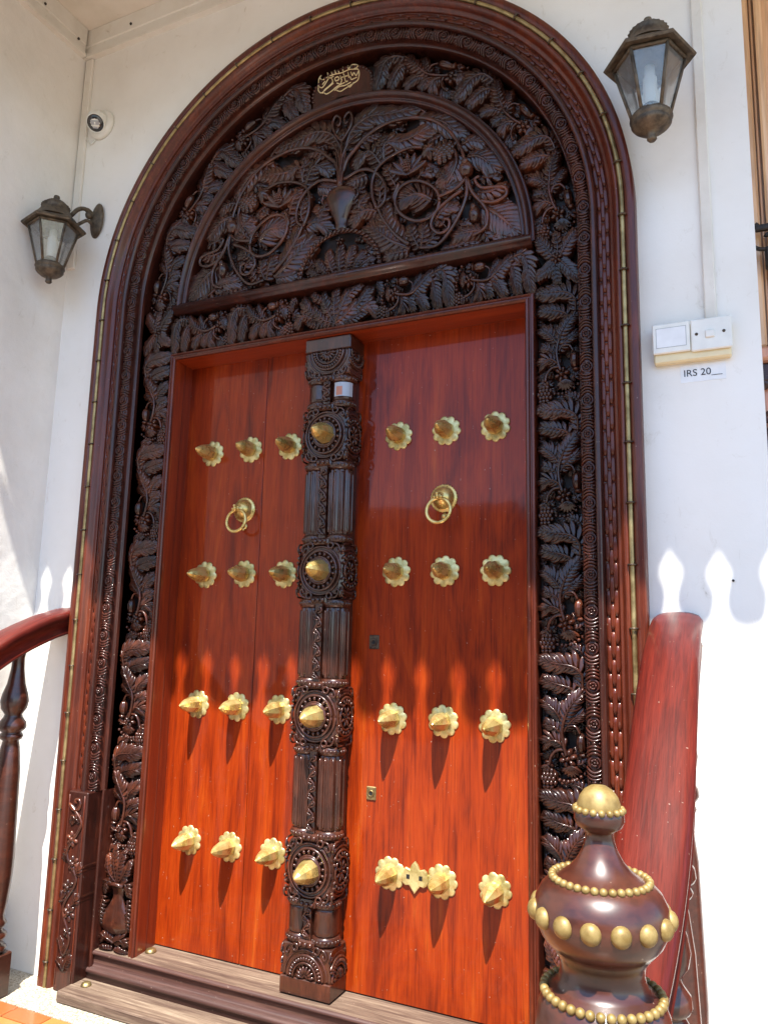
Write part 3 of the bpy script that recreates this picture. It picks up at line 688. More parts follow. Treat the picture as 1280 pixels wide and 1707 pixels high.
# straight motif, laid down the jambs:  a from the opening outwards, b downwards
MS = motif_parts(ident)
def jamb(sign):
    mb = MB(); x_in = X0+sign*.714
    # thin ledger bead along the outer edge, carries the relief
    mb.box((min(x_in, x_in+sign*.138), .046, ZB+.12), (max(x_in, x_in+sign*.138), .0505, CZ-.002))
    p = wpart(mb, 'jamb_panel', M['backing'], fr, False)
    tops = [2.165, 1.793, 1.421, 1.049, .677]
    for k, zt in enumerate(tops):
        for nm, me in MS:
            obj(nm, me, p, loc=(x_in+sign*.001, .016, zt), scale=(sign*1.03, 1.25, 1.078))
    # vase with a bouquet at the foot
    F = lambda a, b: (x_in+sign*(-.001+a*.95), b*.84 if b < 1 else b)
    mb = MB()
    rows = []
    prof = [(.0, .045), (.035, .05), (.06, .062), (.066, .09), (.058, .125), (.035, .16), (.022, .19), (.026, .215), (.036, .23)]
    for (r_, z_) in prof:
        rows.append([(x_in+sign*.070+r_*math.cos(PI*k/10), .004-.016*math.sin(PI*k/10)*(r_/.06+.3), (z_+.02)*.84) for k in range(11)])
    mb.grid(rows)
    for k in range(13):
        a = R_(-75+150*k/12)-PI/2; lobe(mb, (.071+.008*math.cos(a), .125+.008*math.sin(a)), (math.cos(a), math.sin(a)), .045, .0048, 0, .016, .006, .003, F)
    mb.tube([(x_in+sign*.036, -.012, .219), (x_in+sign*.070, -.018, .223), (x_in+sign*.104, -.012, .219)], .007, 8)
    stem(mb, [(.071+.062*math.cos(R_(t)), .118+.066*math.sin(R_(t))) for t in range(-170, 0, 17)], .003, F, .004)
    mb.build('carved_vase', M['carved'], p)
    for pts, hw, n in (([(.075, .27), (.07, .33), (.05, .40)], .017, 6), ([(.08, .27), (.09, .33), (.095, .41)], .017, 6), ([(.068, .27), (.04, .31), (.02, .36)], .016, 5),
                       ([(.085, .27), (.115, .31), (.13, .37)], .016, 5), ([(.06, .26), (.03, .27), (.012, .22)], .015, 5), ([(.09, .26), (.12, .27), (.138, .22)], .015, 5),
                       ([(.02, .21), (.012, .15), (.012, .09)], .012, 5), ([(.138, .21), (.14, .15), (.14, .09)], .012, 5),
                       ([(.075, .035), (.04, .055), (.014, .035)], .018, 5), ([(.075, .035), (.11, .055), (.14, .035)], .018, 5), ([(.07, .01), (.04, .01), (.01, .005)], .012, 4), ([(.08, .01), (.11, .01), (.14, .005)], .012, 4)):
        mb = MB(); leaf(mb, pts, hw, n, F, .0, .011); mb.build('carved_leaf', M['carved'], p)
    # where the column meets the arch: a four-leaf cluster with a flower
    zc = 2.262
    for pts, hw, n in (([(.07, zc), (.04, zc+.04), (.012, zc+.085)], .022, 5), ([(.08, zc), (.11, zc+.04), (.14, zc+.085)], .022, 5), ([(.07, zc), (.045, zc-.03), (.01, zc-.05)], .020, 5),
                       ([(.08, zc), (.11, zc-.035), (.142, zc-.075)], .022, 5), ([(.075, zc), (.08, zc+.04), (.07, zc+.09)], .016, 4), ([(.075, zc), (.07, zc-.035), (.08, zc-.085)], .016, 4)):
        mb = MB(); leaf(mb, pts, hw, n, F, .002, .012); mb.build('carved_leaf', M['carved'], p)
    mb = MB(); rose(mb, (.076, zc), .020, F, .012); mb.build('carved_flower', M['carved'], p)
    return p
jamb(-1); jamb(1)
# bent motif round the arch: b runs along the arc from its top, a runs outwards
RA = .712
def bent(a, b):
    th = PI/2+b/.782*1.16; r_ = RA+.001+a*1.03      # at the crown, clockwise for negative b
    return (r_*math.cos(th), r_*math.sin(th))
MBENT = motif_parts(bent)
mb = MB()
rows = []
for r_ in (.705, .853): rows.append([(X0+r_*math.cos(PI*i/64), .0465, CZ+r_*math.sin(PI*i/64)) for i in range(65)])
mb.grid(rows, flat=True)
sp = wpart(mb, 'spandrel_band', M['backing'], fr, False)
for sgn in (1, -1):
    for top in (78.5, 52.0, 26.5):
        ang = R_(90-top)
        step_ = 0
        for nm, me in MBENT:
            obj(nm, me, sp, loc=(X0, .016, CZ), rot=(0, sgn*ang, 0), scale=(sgn, 1.25, 1))
# plain plaque with the gilt inscription at the crown
mb = MB(); F0 = .062
def plq(u, v): # u along the arc (m), v radial from .70
    th = PI/2-u/.775; return (X0+.004+(RA-.006+v)*math.cos(th), CZ+(RA-.006+v)*math.sin(th))
outl = [(-.135, .0), (-.135, .05), (-.118, .088), (-.08, .118), (-.04, .13), (0, .134), (.04, .13), (.08, .118), (.118, .088), (.135, .05), (.135, 0)]
rows = [[(plq(u, v)[0], .05, plq(u, v)[1]) for u, v in outl], [(plq(u, v)[0], .0, plq(u, v)[1]) for u, v in outl], [(plq(u*.96, v*.97)[0], -.004, plq(u*.96, v*.97)[1]) for u, v in outl], [(plq(u*.5, v*.4)[0], -.004, plq(u*.5, v*.4)[1]) for u, v in outl], [(plq(u*.1, .01)[0], -.004, plq(u*.1, .01)[1]) for u, v in outl]]
mb.grid(rows, flat=True)
plaque = wpart(mb, 'plaque', M['dark'], fr, False)
mb = MB()
for s_ in SCRIPT:
    Q = spline([Vector((p[0], 0, p[1])) for p in s_], 5)
    if len(s_) == 2: Q = [Vector((p[0], 0, p[1])) for p in s_]
    mb.tube([(q.x, -.0045, q.z) for q in Q], .0021, 5)
mb.build('gilt_inscription', M['gilt'], plaque)
bead = MB(); bead.sphere((0, 0, 0), .0058, 8, 6); bdm = bead.mesh('carved_bead', M['carved'])
for i in range(23):
    q = i/22; th = PI*q; u = -.128*math.cos(th); v_ = .03+.092*math.sin(th)**.8
    X, Z = plq(u, v_); obj('carved_bead', bdm, plaque, loc=(X, -.004, Z))

# arch moulding between spandrel and tympanum, and the bar under the tympanum
def half_ring(name, prof, mat):
    mb = MB(); rows = []
    for (r_, y) in prof: rows.append([(X0+.008+r_*math.cos(PI*i/72), y, 2.338+r_*1.006*math.sin(PI*i/72)) for i in range(73)])
    mb.grid(rows); return wpart(mb, name, M[mat], fr)
AM = [(.650, .05), (.650, -.004), (.652, -.010), (.658, -.012), (.662, -.008), (.664, -.014), (.668, -.024), (.675, -.030), (.682, -.030), (.688, -.024), (.692, -.014), (.694, -.008), (.698, -.012), (.702, -.010), (.703, .05)]
half_ring('arch_moulding', [((q-.650)*.84+.665, y) for q, y in AM], 'dark')
mb = MB()
prof = [(2.287, .05), (2.287, -.012), (2.290, -.018), (2.296, -.020), (2.298, -.026), (2.305, -.031), (2.312, -.031), (2.318, -.026), (2.3195, -.018), (2.3195, .05)]
prof = [((z-2.287)*1.17+2.320, y) for z, y in prof]
rows = [[(X0-.7, y, z) for z, y in prof], [(X0+.709, y, z) for z, y in prof]]; mb.grid(rows); mb.add(rows[0], [tuple(range(10))], True); mb.add(rows[1], [tuple(range(10))], True)
wpart(mb, 'tympanum_bar', M['dark'], fr)
# ------------------------------------------------------------------ tympanum carving
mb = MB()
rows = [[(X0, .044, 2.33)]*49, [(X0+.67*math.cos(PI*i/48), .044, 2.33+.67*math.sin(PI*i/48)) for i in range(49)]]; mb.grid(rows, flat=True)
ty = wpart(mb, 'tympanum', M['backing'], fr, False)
XM = .022
def adj(a, b): return (a*1.01-.006, 2.413+(b-2.39)*1.03)
mb = MB(); rnd = random.Random(11)
for i in range(330):
    rr_ = .64*math.sqrt(rnd.random()); aa = rnd.uniform(.01, PI-.01); a, b = X0+rr_*math.cos(aa), 2.35+rr_*math.sin(aa)*.98
    if math.hypot(a-.025, b-2.36) < .15: continue
    th = rnd.uniform(0, 2*PI); L_ = rnd.uniform(.03, .045); p2 = (a+L_*math.cos(th), b+L_*math.sin(th)); k = rnd.uniform(-.25, .25)
    if math.hypot(p2[0]-X0, p2[1]-2.338) > .655 or p2[1] < 2.36: continue
    leaf(mb, [(a, b), ((a+p2[0])/2-k*L_*math.sin(th), (b+p2[1])/2+k*L_*math.cos(th)), p2], rnd.uniform(.010, .015), 3, ident, -.036+rnd.uniform(0, .010), .007)
mb.build('carved_undergrowth', M['carved'], ty, kind='stuff')
for sgn in (1, -1):
    F = (lambda s_: (lambda a, b: (XM+s_*(a-XM), b)))(sgn)
    for i, s_ in enumerate(STEMS):
        mb = MB(); stem(mb, s_, (.0075, .0055) if i in (0, 3, 6, 7) else (.0065, .0055), F, .004, 8); mb.build('carved_stem', M['carved'], ty)
    for pts, hw, n in LEAVES:
        mb = MB(); leaf(mb, pts, hw*1.15, max(3, n), F, -.014, .018); mb.build('carved_leaf', M['carved'], ty)
    for c, ra, rb in PODS:
        mb = MB(); egg(mb, c, ra, rb, F, -.002, .02, 6, 0, .05); egg(mb, (c[0], c[1]+.02), ra*.5, rb*.4, F, .012, .01, 5); mb.build('carved_bud', M['carved'], ty)
    mb = MB(); cone_fruit(mb, THISTLE, .042, .038, F, -.004, .022, 8); mb.build('carved_thistle', M['carved'], ty)
    mb = MB()
    for k in range(5):
        a = R_(150-75*k+60); lobe(mb, CALYX, (math.cos(a), math.sin(a)), .035, .011, .2, .012, -.004, .003, F)
    mb.build('carved_calyx', M['carved'], ty)
    mb = MB()
    for k in range(7):
        a = R_(30+20*k); lobe(mb, (FLOWER[0], FLOWER[1]-.03), (math.cos(a), math.sin(a)), .075, .0105, .1*(k-3)/3, .002, .006, .003, F)
    cone_fruit(mb, (FLOWER[0], FLOWER[1]), .018, .024, F, .008, .01, 4)
    mb.build('carved_flower', M['carved'], ty)
    # small filler sprigs that close the gaps between scrolls
    for pts, hw, n in (([(.11, 2.40), (.15, 2.41), (.19, 2.44)], .02, 4), ([(.60, 2.33), (.56, 2.345), (.50, 2.34)], .014, 4), ([(.47, 2.33), (.43, 2.345), (.38, 2.34)], .012, 4), ([(.33, 2.33), (.28, 2.345), (.23, 2.34)], .012, 4),
                       ([(.60, 2.53), (.62, 2.47), (.64, 2.40)], .02, 5), ([(.58, 2.58), (.60, 2.64), (.55, 2.70)], .018, 4), ([(.52, 2.70), (.47, 2.79), (.38, 2.87)], .020, 6), ([(.43, 2.80), (.39, 2.76), (.34, 2.78)], .020, 4), ([(.22, 2.88), (.15, 2.935), (.09, 2.945)], .018, 5),
                       ([(.10, 2.86), (.13, 2.85), (.18, 2.87)], .016, 4), ([(.36, 2.86), (.30, 2.905), (.22, 2.925)], .018, 5), ([(.09, 2.62), (.10, 2.65), (.08, 2.69)], .016, 4), ([(.24, 2.52), (.22, 2.48), (.23, 2.44)], .014, 4), ([(.31, 2.46), (.36, 2.44), (.38, 2.40)], .016, 4),
                       ([(.42, 2.52), (.45, 2.49), (.46, 2.44)], .016, 4), ([(.23, 2.66), (.25, 2.69), (.23, 2.72)], .014, 4), ([(.34, 2.68), (.37, 2.66), (.40, 2.64)], .016, 4), ([(.44, 2.36), (.48, 2.40), (.53, 2.43)], .02, 5)):
        mb = MB(); leaf(mb, [adj(*p) for p in pts], hw, n, F, -.022, .012); mb.build('carved_leaf', M['carved'], ty)
    # volute of the crowning palmette
    F2 = lambda a, b: F(*adj(a, b))
    mb = MB(); stem(mb, [(.0275, 2.84), (.055, 2.875), (.068, 2.915), (.056, 2.945), (.036, 2.93), (.040, 2.905), (.050, 2.91)], (.0055, .004), F2, .006, 8)
    stem(mb, [(.0275, 2.72), (.036, 2.78), (.06, 2.83), (.10, 2.855)], (.006, .003), F2, .008, 8); mb.build('carved_volute', M['carved'], ty)
F = adj
mb = MB(); stem(mb, [(.0275, 2.66), (.0275, 2.76), (.0275, 2.86)], (.011, .003), F, .006, 8)
for q in (-1, 1): stem(mb, [(.0275+q*.004, 2.66), (.0275+q*.010, 2.72), (.0275+q*.02, 2.80)], (.006, .003), F, .009, 6)
mb.build('carved_stem', M['carved'], ty)
mb = MB()
prof = [(.012, 2.495), (.026, 2.505), (.022, 2.52), (.028, 2.545), (.045, 2.58), (.062, 2.61), (.068, 2.635), (.058, 2.655), (.034, 2.66), (.02, 2.652)]
mb.grid([[(.025+r_*math.cos(PI*k/14), .01-.030*math.sin(PI*k/14)*min(1, r_/.04), adj(0, z_)[1]) for k in range(15)] for r_, z_ in prof])
stem(mb, [(.085, 2.60), (.10, 2.62), (.095, 2.645), (.08, 2.64)], .004, F, .006); stem(mb, [(-.028, 2.60), (-.043, 2.62), (-.038, 2.645), (-.02, 2.64)], .004, F, .006)
mb.build('carved_urn', M['carved'], ty)
# domed border under the urn, twisted, with sprigs inside
F = ident
mb = MB(); cxd, czd, rd = .026, 2.362, .160
stem(mb, [(cxd+rd*math.cos(PI*i/16), czd+rd*math.sin(PI*i/16)) for i in range(17)], .007, F, .0, 6, 2)
mb.build('domed_border', M['carved'], ty)
bead = MB(); bead.sphere((0, 0, 0), .0072, 8, 6, (1.3, 1, .75)); bdm2 = bead.mesh('carved_bead', M['carved'])
for i in range(29):
    a = PI*(i+.5)/29; obj('carved_bead', bdm2, ty, loc=(cxd+rd*math.cos(a), -.008, czd+rd*math.sin(a)), rot=(0, -a+.6, 0))
for x_, ht, tilt in ((0, .115, 0), (-.045, .10, -.01), (.045, .10, .01), (-.085, .07, -.02), (.085, .07, .02), (-.12, .04, -.02), (.12, .04, .02)):
    mb = MB(); leaf(mb, [(cxd+x_*.6, czd+.008), (cxd+x_*.9, czd+ht*.6), (cxd+x_+tilt*.5, czd+ht)], .019, 5, F, -.012, .014); mb.build('carved_leaf', M['carved'], ty)
    if x_: mb = MB(); rose(mb, (cxd+x_*1.0, czd+.018), .013, F, -.002, 5, .007); mb.build('carved_flower', M['carved'], ty)
mb = MB(); rose(mb, (cxd, czd+.125), .016, F, .0, 5); mb.build('carved_flower', M['carved'], ty)

# ------------------------------------------------------------------ carved band over the opening
mb = MB(); mb.box((X0-.71, .0455, 2.165), (X0+.71, .0495, 2.322)); lb = wpart(mb, 'lintel_band', M['backing'], fr, False)
for sgn in (1, -1):
    for k in range(2):
        x_end = .705-.268*k
        for nm, me in MS:
            # motif's b axis (down) laid along -x, its a axis upwards from the opening
            o = obj(nm, me, lb)
            B = Matrix(((0, 0, sgn*.82, X0+sgn*x_end), (0, 1.25, 0, .016), (1.14, 0, 0, 2.165), (0, 0, 0, 1)))
            o.matrix_local = B
F = lambda a, b: (X0+.005+a, 2.168+b*1.15)
for pts, hw, n in (([(0, .01), (0, .06), (0, .122)], .02, 5), ([(0, .01), (.03, .06), (.055, .115)], .022, 5), ([(0, .01), (-.03, .06), (-.055, .115)], .022, 5), ([(0, .01), (.05, .03), (.095, .075)], .02, 5), ([(0, .01), (-.05, .03), (-.095, .075)], .02, 5),
                   ([(.02, .012), (.07, .012), (.12, .03)], .012, 5), ([(-.02, .012), (-.07, .012), (-.12, .03)], .012, 5),
                   ([(.06, .05), (.10, .06), (.135, .105)], .022, 5), ([(-.06, .05), (-.10, .06), (-.135, .105)], .022, 5), ([(.09, .04), (.13, .05), (.16, .02)], .02, 5), ([(-.09, .04), (-.13, .05), (-.16, .02)], .02, 5), ([(.03, .08), (.07, .10), (.10, .122)], .014, 4), ([(-.03, .08), (-.07, .10), (-.10, .122)], .014, 4)):
    mb = MB(); leaf(mb, pts, hw, n, F, -.012, .016); mb.build('carved_leaf', M['carved'], lb)

# ------------------------------------------------------------------ bead round the opening and the splayed reveal
def opening_sweep(prof, mat, name, parent=fr, zbot=-.0):
    """prof = [(outward offset from the opening, y)]; swept up the left, across and down the right with mitred corners"""
    mb = MB(); rows = []
    for (o_, y) in prof:
        rows.append([(X0-.684-o_, y, zbot), (X0-.684-o_, y, 2.137+o_), (X0+.684+o_, y, 2.137+o_), (X0+.684+o_, y, zbot)])
    mb.grid(rows, flat=True); return wpart(mb, name, M[mat], fr, False)
opening_sweep([(.028, .05), (.028, -.004), (.026, -.010), (.020, -.012), (.017, -.008), (.014, -.008), (.011, -.014), (.005, -.016), (.001, -.012), (0, -.004)], 'board', 'opening_bead')
# reveal: left, right and top boards
for sgn in (-1, 1):
    mb = MB(); xa = X0+sgn*.684; xb = X0+sgn*.700
    mb.grid([[(xa, -.004, 0), (xa, -.004, 2.137)], [(xa, .004, 0), (xa, .004, 2.137)], [(xb, .12, 0), (xb, .12, 2.139)]], flat=True)
    wpart(mb, 'side_reveal', M['reveal'], fr, False)
mb = MB(); mb.grid([[(X0-.684, -.004, 2.137), (X0+.684, -.004, 2.137)], [(X0-.684, .004, 2.137), (X0+.684, .004, 2.137)], [(X0-.70, .109, 2.139), (X0+.70, .109, 2.139)], [(X0-.70, .13, 2.139), (X0+.70, .13, 2.139)]], flat=True)
wpart(mb, 'lintel_soffit', M['lintelwood'], fr, False)

# ------------------------------------------------------------------ plinth blocks with a carved vine
for sgn in (-1, 1):
    mb = MB(); xa, xb = X0+sgn*.862, X0+sgn*.9525
    mb.box((min(xa, xb), -.100, ZB), (max(xa, xb), .05, ZR), .004)
    pb = wpart(mb, 'plinth_block', M['dark'], fr, False)
    F = (lambda s_: (lambda a, b: (X0+s_*(.909+a), b)))(sgn)
    mb = MB()   # sunk field border
    for q in (-.036, .036): stem(mb, [(q, ZB+.02), (q, .2), (q, ZR-.012)], .0022, F, .1005, 5)
    mb.build('border_bead', M['board'], pb)
    mb = MB()
    stem(mb, [(.0, .50)] + [((.006+.0022*i)*math.cos(.55*i), .497+(.006+.0022*i)*math.sin(.55*i)) for i in range(0, 12)]+[(-.028, .44), (-.018, .40), (.022, .345), (.020, .31), (-.022, .26), (-.024, .23), (.015, .17), (.02, .13), (-.012, .07), (-.016, .04), (0, .0)], .0052, F, .1020, 6, 5)
    mb.build('carved_vine', M['carved'], pb)
    for (a_, b_, r_) in ((.008, .375, .028), (-.006, .295, .028), (.008, .215, .028), (-.004, .135, .030), (-.004, .075, .02)):
        mb = MB(); rose(mb, (a_, b_), r_, F, .098, 6, .009); mb.build('carved_flower', M['carved'], pb)
    for pts in ([(-.02, .43), (-.005, .445), (.025, .43)], [(.02, .34), (.03, .33), (.032, .30)], [(-.022, .25), (-.03, .27), (-.032, .30)], [(.015, .18), (.028, .17), (.032, .2)], [(-.014, .16), (-.028, .17), (-.032, .2)], [(.01, .0), (.02, .03), (.032, .05)], [(0, -.05), (-.015, -.02), (-.032, .0)], [(0, -.05), (.015, -.03), (.032, -.02)]):
        mb = MB(); leaf(mb, pts, .014, 4, F, .096, .008); mb.build('carved_leaf', M['carved'], pb)
    mb = MB(); stem(mb, [(.024*math.cos(R_(t)), .02+.024*math.sin(R_(t))) for t in range(-180, 1, 20)], .0035, F, .101, 6); egg(mb, (0, .015), .018, .018, F, .098, .006, 8); mb.build('carved_shell', M['carved'], pb)
# ================================================================== DOOR LEAVES
LY = .11
ZS = [.371, .842, 1.315, 1.783]
XL = [-.562, -.389, -.2125]; XR = [.222, .3945, .563]
def flange_mesh():
    mb = MB(); mod = lambda a, r, h: 1+.085*(abs(math.cos(5*a))**.7-.5)*2*(1 if r > .03 else 0)
    mb.lathe([(.0475, 0), (.0475, .0022), (.0445, .004), (.034, .0052), (.030, .0062), (.012, .0065), (0, .0065)], (0, 0, 0), 60, 'y', False, False, mod)
    return mb.mesh('scalloped_flange', M['brass'])
def spike_mesh(r0, L, mat='brasspol'):
    mb = MB()
    prof = [(r0*.93, .004), (r0, .010), (r0*.99, .022), (r0*.90, .042), (r0*.70, .064), (r0*.42, .082), (r0*.12, .0955), (0, .098)]
    mb.lathe([(r, h*L/.098) for r, h in prof], (0, 0, 0), 8, 'y', True, False)
    return mb.mesh('brass_spike', M[mat], False)
fl = flange_mesh(); spk = spike_mesh(.030, .098); spk_post = spike_mesh(.036, .098)
def stud(x, z, parent):
    s = obj('brass_stud', fl, parent, loc=(x+random.uniform(-.002, .002), LY, z+random.uniform(-.002, .002)), rot=(random.uniform(-.012, .012), random.uniform(-.3, .3), random.uniform(-.012, .012)))
    obj('spike', spk, s, rot=(random.uniform(-.04, .04), random.uniform(-.35, .35), random.uniform(-.04, .04)), scale=(1, random.uniform(.95, 1.04), 1), loc=(0, -.003, 0))
    return s
def plank(x0, x1, parent, z0=.004, z1=2.142):
    mb = MB(); mb.box((x0, LY, z0), (x1, LY+.04, z1), .0016); o = mb.build('plank', M['leafwood'], parent, False); return o
def knocker(x, z, parent, tilt):
    mb = MB(); mod = lambda a, r, h: 1+.025*math.cos(30*a)*(1 if r > .043 else 0)
    mb.lathe([(.047, 0), (.047, .003), (.044, .005), (.039, .006), (.0365, .009), (.034, .020), (.027, .031), (.017, .038), (.010, .041), (.009, .052), (0, .054)], (x, LY, z), 60, 'y', False, False, mod)
    k = mb.build('ring_pull_rose', M['brasspol'], parent)
    mb = MB(); mb.torus((x, LY-.056, z-.001), .0085, .0042, 16, 8, 'x'); mb.sphere((x, LY-.066, z+.006), .0055, 8, 6); mb.sphere((x-.012, LY-.058, z-.004), .005, 8, 6); mb.sphere((x+.012, LY-.058, z-.004), .005, 8, 6)
    mb.build('staple', M['brasspol'], k)
    mb = MB(); T = Matrix.Rotation(tilt, 3, 'X')
    mb.torus((x, LY-.060+.010, z-.047), .041, .0058, 40, 10, 'y', T); mb.build('ring', M['brasspol'], k)
    mb = MB(); mb.sphere((x+.004, LY-.008, z-.060), .008, 10, 6); mb.sphere((x+.004, LY-.008, z-.073), .006, 8, 6); mb.lathe([(.012, 0), (.012, .004), (0, .006)], (x+.004, LY, z-.062), 12, 'y'); mb.build('striker', M['brasspol'], k)
tl = thing('door_leaf', 'left door leaf of glossy red mahogany carrying the dark carved centre post', 'door', (X0-.33, 0, 0), 'the two leaves of the double door')
tr = thing('door_leaf', 'right door leaf of glossy red mahogany with keyhole plates and a brass hasp plate', 'door', (X0+.35, 0, 0), 'the two leaves of the double door')
class Sub: pass
def wob(mb_or_obj, th):
    mb_or_obj.location = mb_or_obj.location - th.location; return mb_or_obj
for a, b_ in ((-.6935, -.3285), (-.3265, -.012)): wob(plank(a, b_, tl), tl)
for a, b_ in ((-.009, .7135),): wob(plank(a, b_, tr), tr)
for z in ZS:
    for x in XL: wob(stud(x, z, tl), tl)
    for x in XR: wob(stud(x, z, tr), tr)
for (x, th) in ((-.401, tl), (.389, tr)):
    before = set(th.children); knocker(x, 1.555, th, -.12)
    for ch in th.children:
        if ch not in before: wob(ch, th)
# key plates and the hasp plate
def key_plate(x, z, mat, th, hw=.018, hh=.023):
    mb = MB(); mb.box((x-hw, LY-.004, z-hh), (x+hw, LY+.001, z+hh), .002)
    for dx in (-1, 1):
        for dz in (-1, 1): mb.sphere((x+dx*hw*.72, LY-.004, z+dz*hh*.78), .0022, 6, 4)
    p = mb.build('keyhole_plate', M[mat], th, False); wob(p, th)
    mb = MB(); mb.lathe([(.010, 0), (.011, .003), (.009, .0045), (.0065, .003)], (x, LY-.0035, z), 20, 'y', False, False); mb.build('keyhole_collar', M[mat], p)
    mb = MB(); mb.lathe([(.0065, 0), (.0065, .0008)], (x, LY-.0042, z), 12, 'y'); mb.build('keyhole', M['hole'], p)
key_plate(.148, 1.083, 'lockmetal', tr); key_plate(.151, .603, 'brassdull', tr, .017, .021)
mb = MB()
out = []
prof = [(0, .047), (.010, .036), (.016, .022), (.030, .026), (.040, .020), (.044, .010), (.044, -.010), (.040, -.020), (.030, -.026), (.018, -.024), (.010, -.034), (0, -.047)]
pts = [(x, z) for x, z in prof]+[(-x, z) for x, z in prof[-2:0:-1]]
xh, zh = .3085, .372
f_ = [(xh+p[0], LY-.0085, zh+p[1]) for p in pts]; bk = [(xh+p[0], LY-.001, zh+p[1]) for p in pts]; inn = [(xh+p[0]*.9, LY-.010, zh+p[1]*.9) for p in pts]
mb.grid([bk, f_, inn], False, True, True); mb.add(inn, [tuple(range(len(inn)))], True)
hp = wob(mb.build('hasp_plate', M['brass'], tr, False), tr)
for dx in (-.021, .021):
    mb = MB(); mb.box((xh+dx-.0055, LY-.0108, zh-.006), (xh+dx+.0055, LY-.0098, zh+.007)); mb.build('slot', M['hole'], hp, False)
# ------------------------------------------------------------------ carved centre post, fixed to the left leaf
PX, PW, PF = -.011, .09, .004            # centre, half width, front plane
mb = MB()
mb.box((PX-PW+.016, PF+.030, .0), (PX+PW-.016, LY+.002, 2.132), .002)
for a, b_ in ((.004, .055), (2.086, 2.134)): mb.box((PX-PW, PF, a), (PX+PW, LY+.001, b_), .003)
# medallion blocks and half-medallion blocks
for z in ZS: mb.box((PX-PW+.008, PF+.008, z-.090), (PX+PW-.008, LY+.001, z+.090), .012)
mb.box((PX-PW+.004, PF+.006, .054), (PX+PW-.004, LY+.001, .150), .004); mb.box((PX-PW+.004, PF+.006, 1.996), (PX+PW-.004, LY+.001, 2.087), .004)
post = wob(mb.build('centre_post', M['post'], tl, False), tl)
def post_obj(mb, nm, mat='post', sm=True): return mb.build(nm, M[mat], post, sm)
spans = [(.178, .262, False), (.489, .722, True), (.960, 1.195, True), (1.434, 1.663, True), (1.904, 1.971, False)]
for (za, zb_, fluted) in spans:
    for sx in (-1, 1):
        mb = MB(); cx = PX+sx*(PW-.045); cy = PF+.046
        mod = (lambda a, r, h: 1-.13*max(0, math.cos(10*a))**1.3*(1 if .036 < r < .0415 else 0)) if fluted else (lambda a, r, h: 1)
        pr_ = [(.030, za-.002), (.0385, za), (.0395, za+.008), (.0405, za+.013), (.0410 if fluted else .040, za+.018), (.0410 if fluted else .040, zb_-.018), (.0405, zb_-.013), (.0395, zb_-.008), (.0385, zb_), (.03, zb_+.002)]
        mb.lathe(pr_, (cx, cy, 0), 80 if fluted else 32, 'z', False, True, mod); post_obj(mb, 'engaged_column')
        if fluted:
            mb = MB()
            for k in range(10):
                a = 2*PI*(k+.5)/10
                if math.sin(a) > .55: continue
                mb.tube([(cx+.0405*math.cos(a), cy+.0405*math.sin(a), za+.012), (cx+.0412*math.cos(a), cy+.0412*math.sin(a), za+.02), (cx+.0412*math.cos(a), cy+.0412*math.sin(a), zb_-.02), (cx+.0405*math.cos(a), cy+.0405*math.sin(a), zb_-.012)], .0044, 6)
            post_obj(mb, 'flute_rib')
        for ze in (za-.012, zb_+.012):
            mb = MB(); mb.lathe([(.038, ze-.014), (.043, ze-.012), (.0455, ze-.005), (.0455, ze+.005), (.043, ze+.012), (.038, ze+.014)], (cx, cy, 0), 24); post_obj(mb, 'collar')
            mb = MB()
            for k in range(22):
                a = 2*PI*k/22
                if math.sin(a) < .5: mb.sphere((cx+.0435*math.cos(a), cy+.0435*math.sin(a), ze), .0058, 6, 4)
            post_obj(mb, 'bead_collar')
    # running vine between the columns
    mb = MB(); n_ = max(2, int((zb_-za)/.045)); F = lambda a, b: (PX+a, b)
    pts = [((-1)**i*.0095, za+(zb_-za)*i/(2*n_)) for i in range(2*n_+1)]
    stem(mb, pts, .0035, F, -.004, 6, 4)
    for i in range(2*n_):
        zc = za+(zb_-za)*(i+.5)/(2*n_); s_ = -(-1)**i
        stem(mb, [(s_*-.002, zc-.010), (s_*.013, zc-.004), (s_*.012, zc+.007), (s_*.004, zc+.006), (s_*.006, zc+.001)], .0028, F, -.003, 6, 4)
        mb.sphere((PX+s_*.0065, PF-.002, zc+.001), .0035, 6, 4)
    mb.box((PX-.013, PF+.006, za-.02), (PX+.013, PF+.05, zb_+.02)); post_obj(mb, 'running_vine')
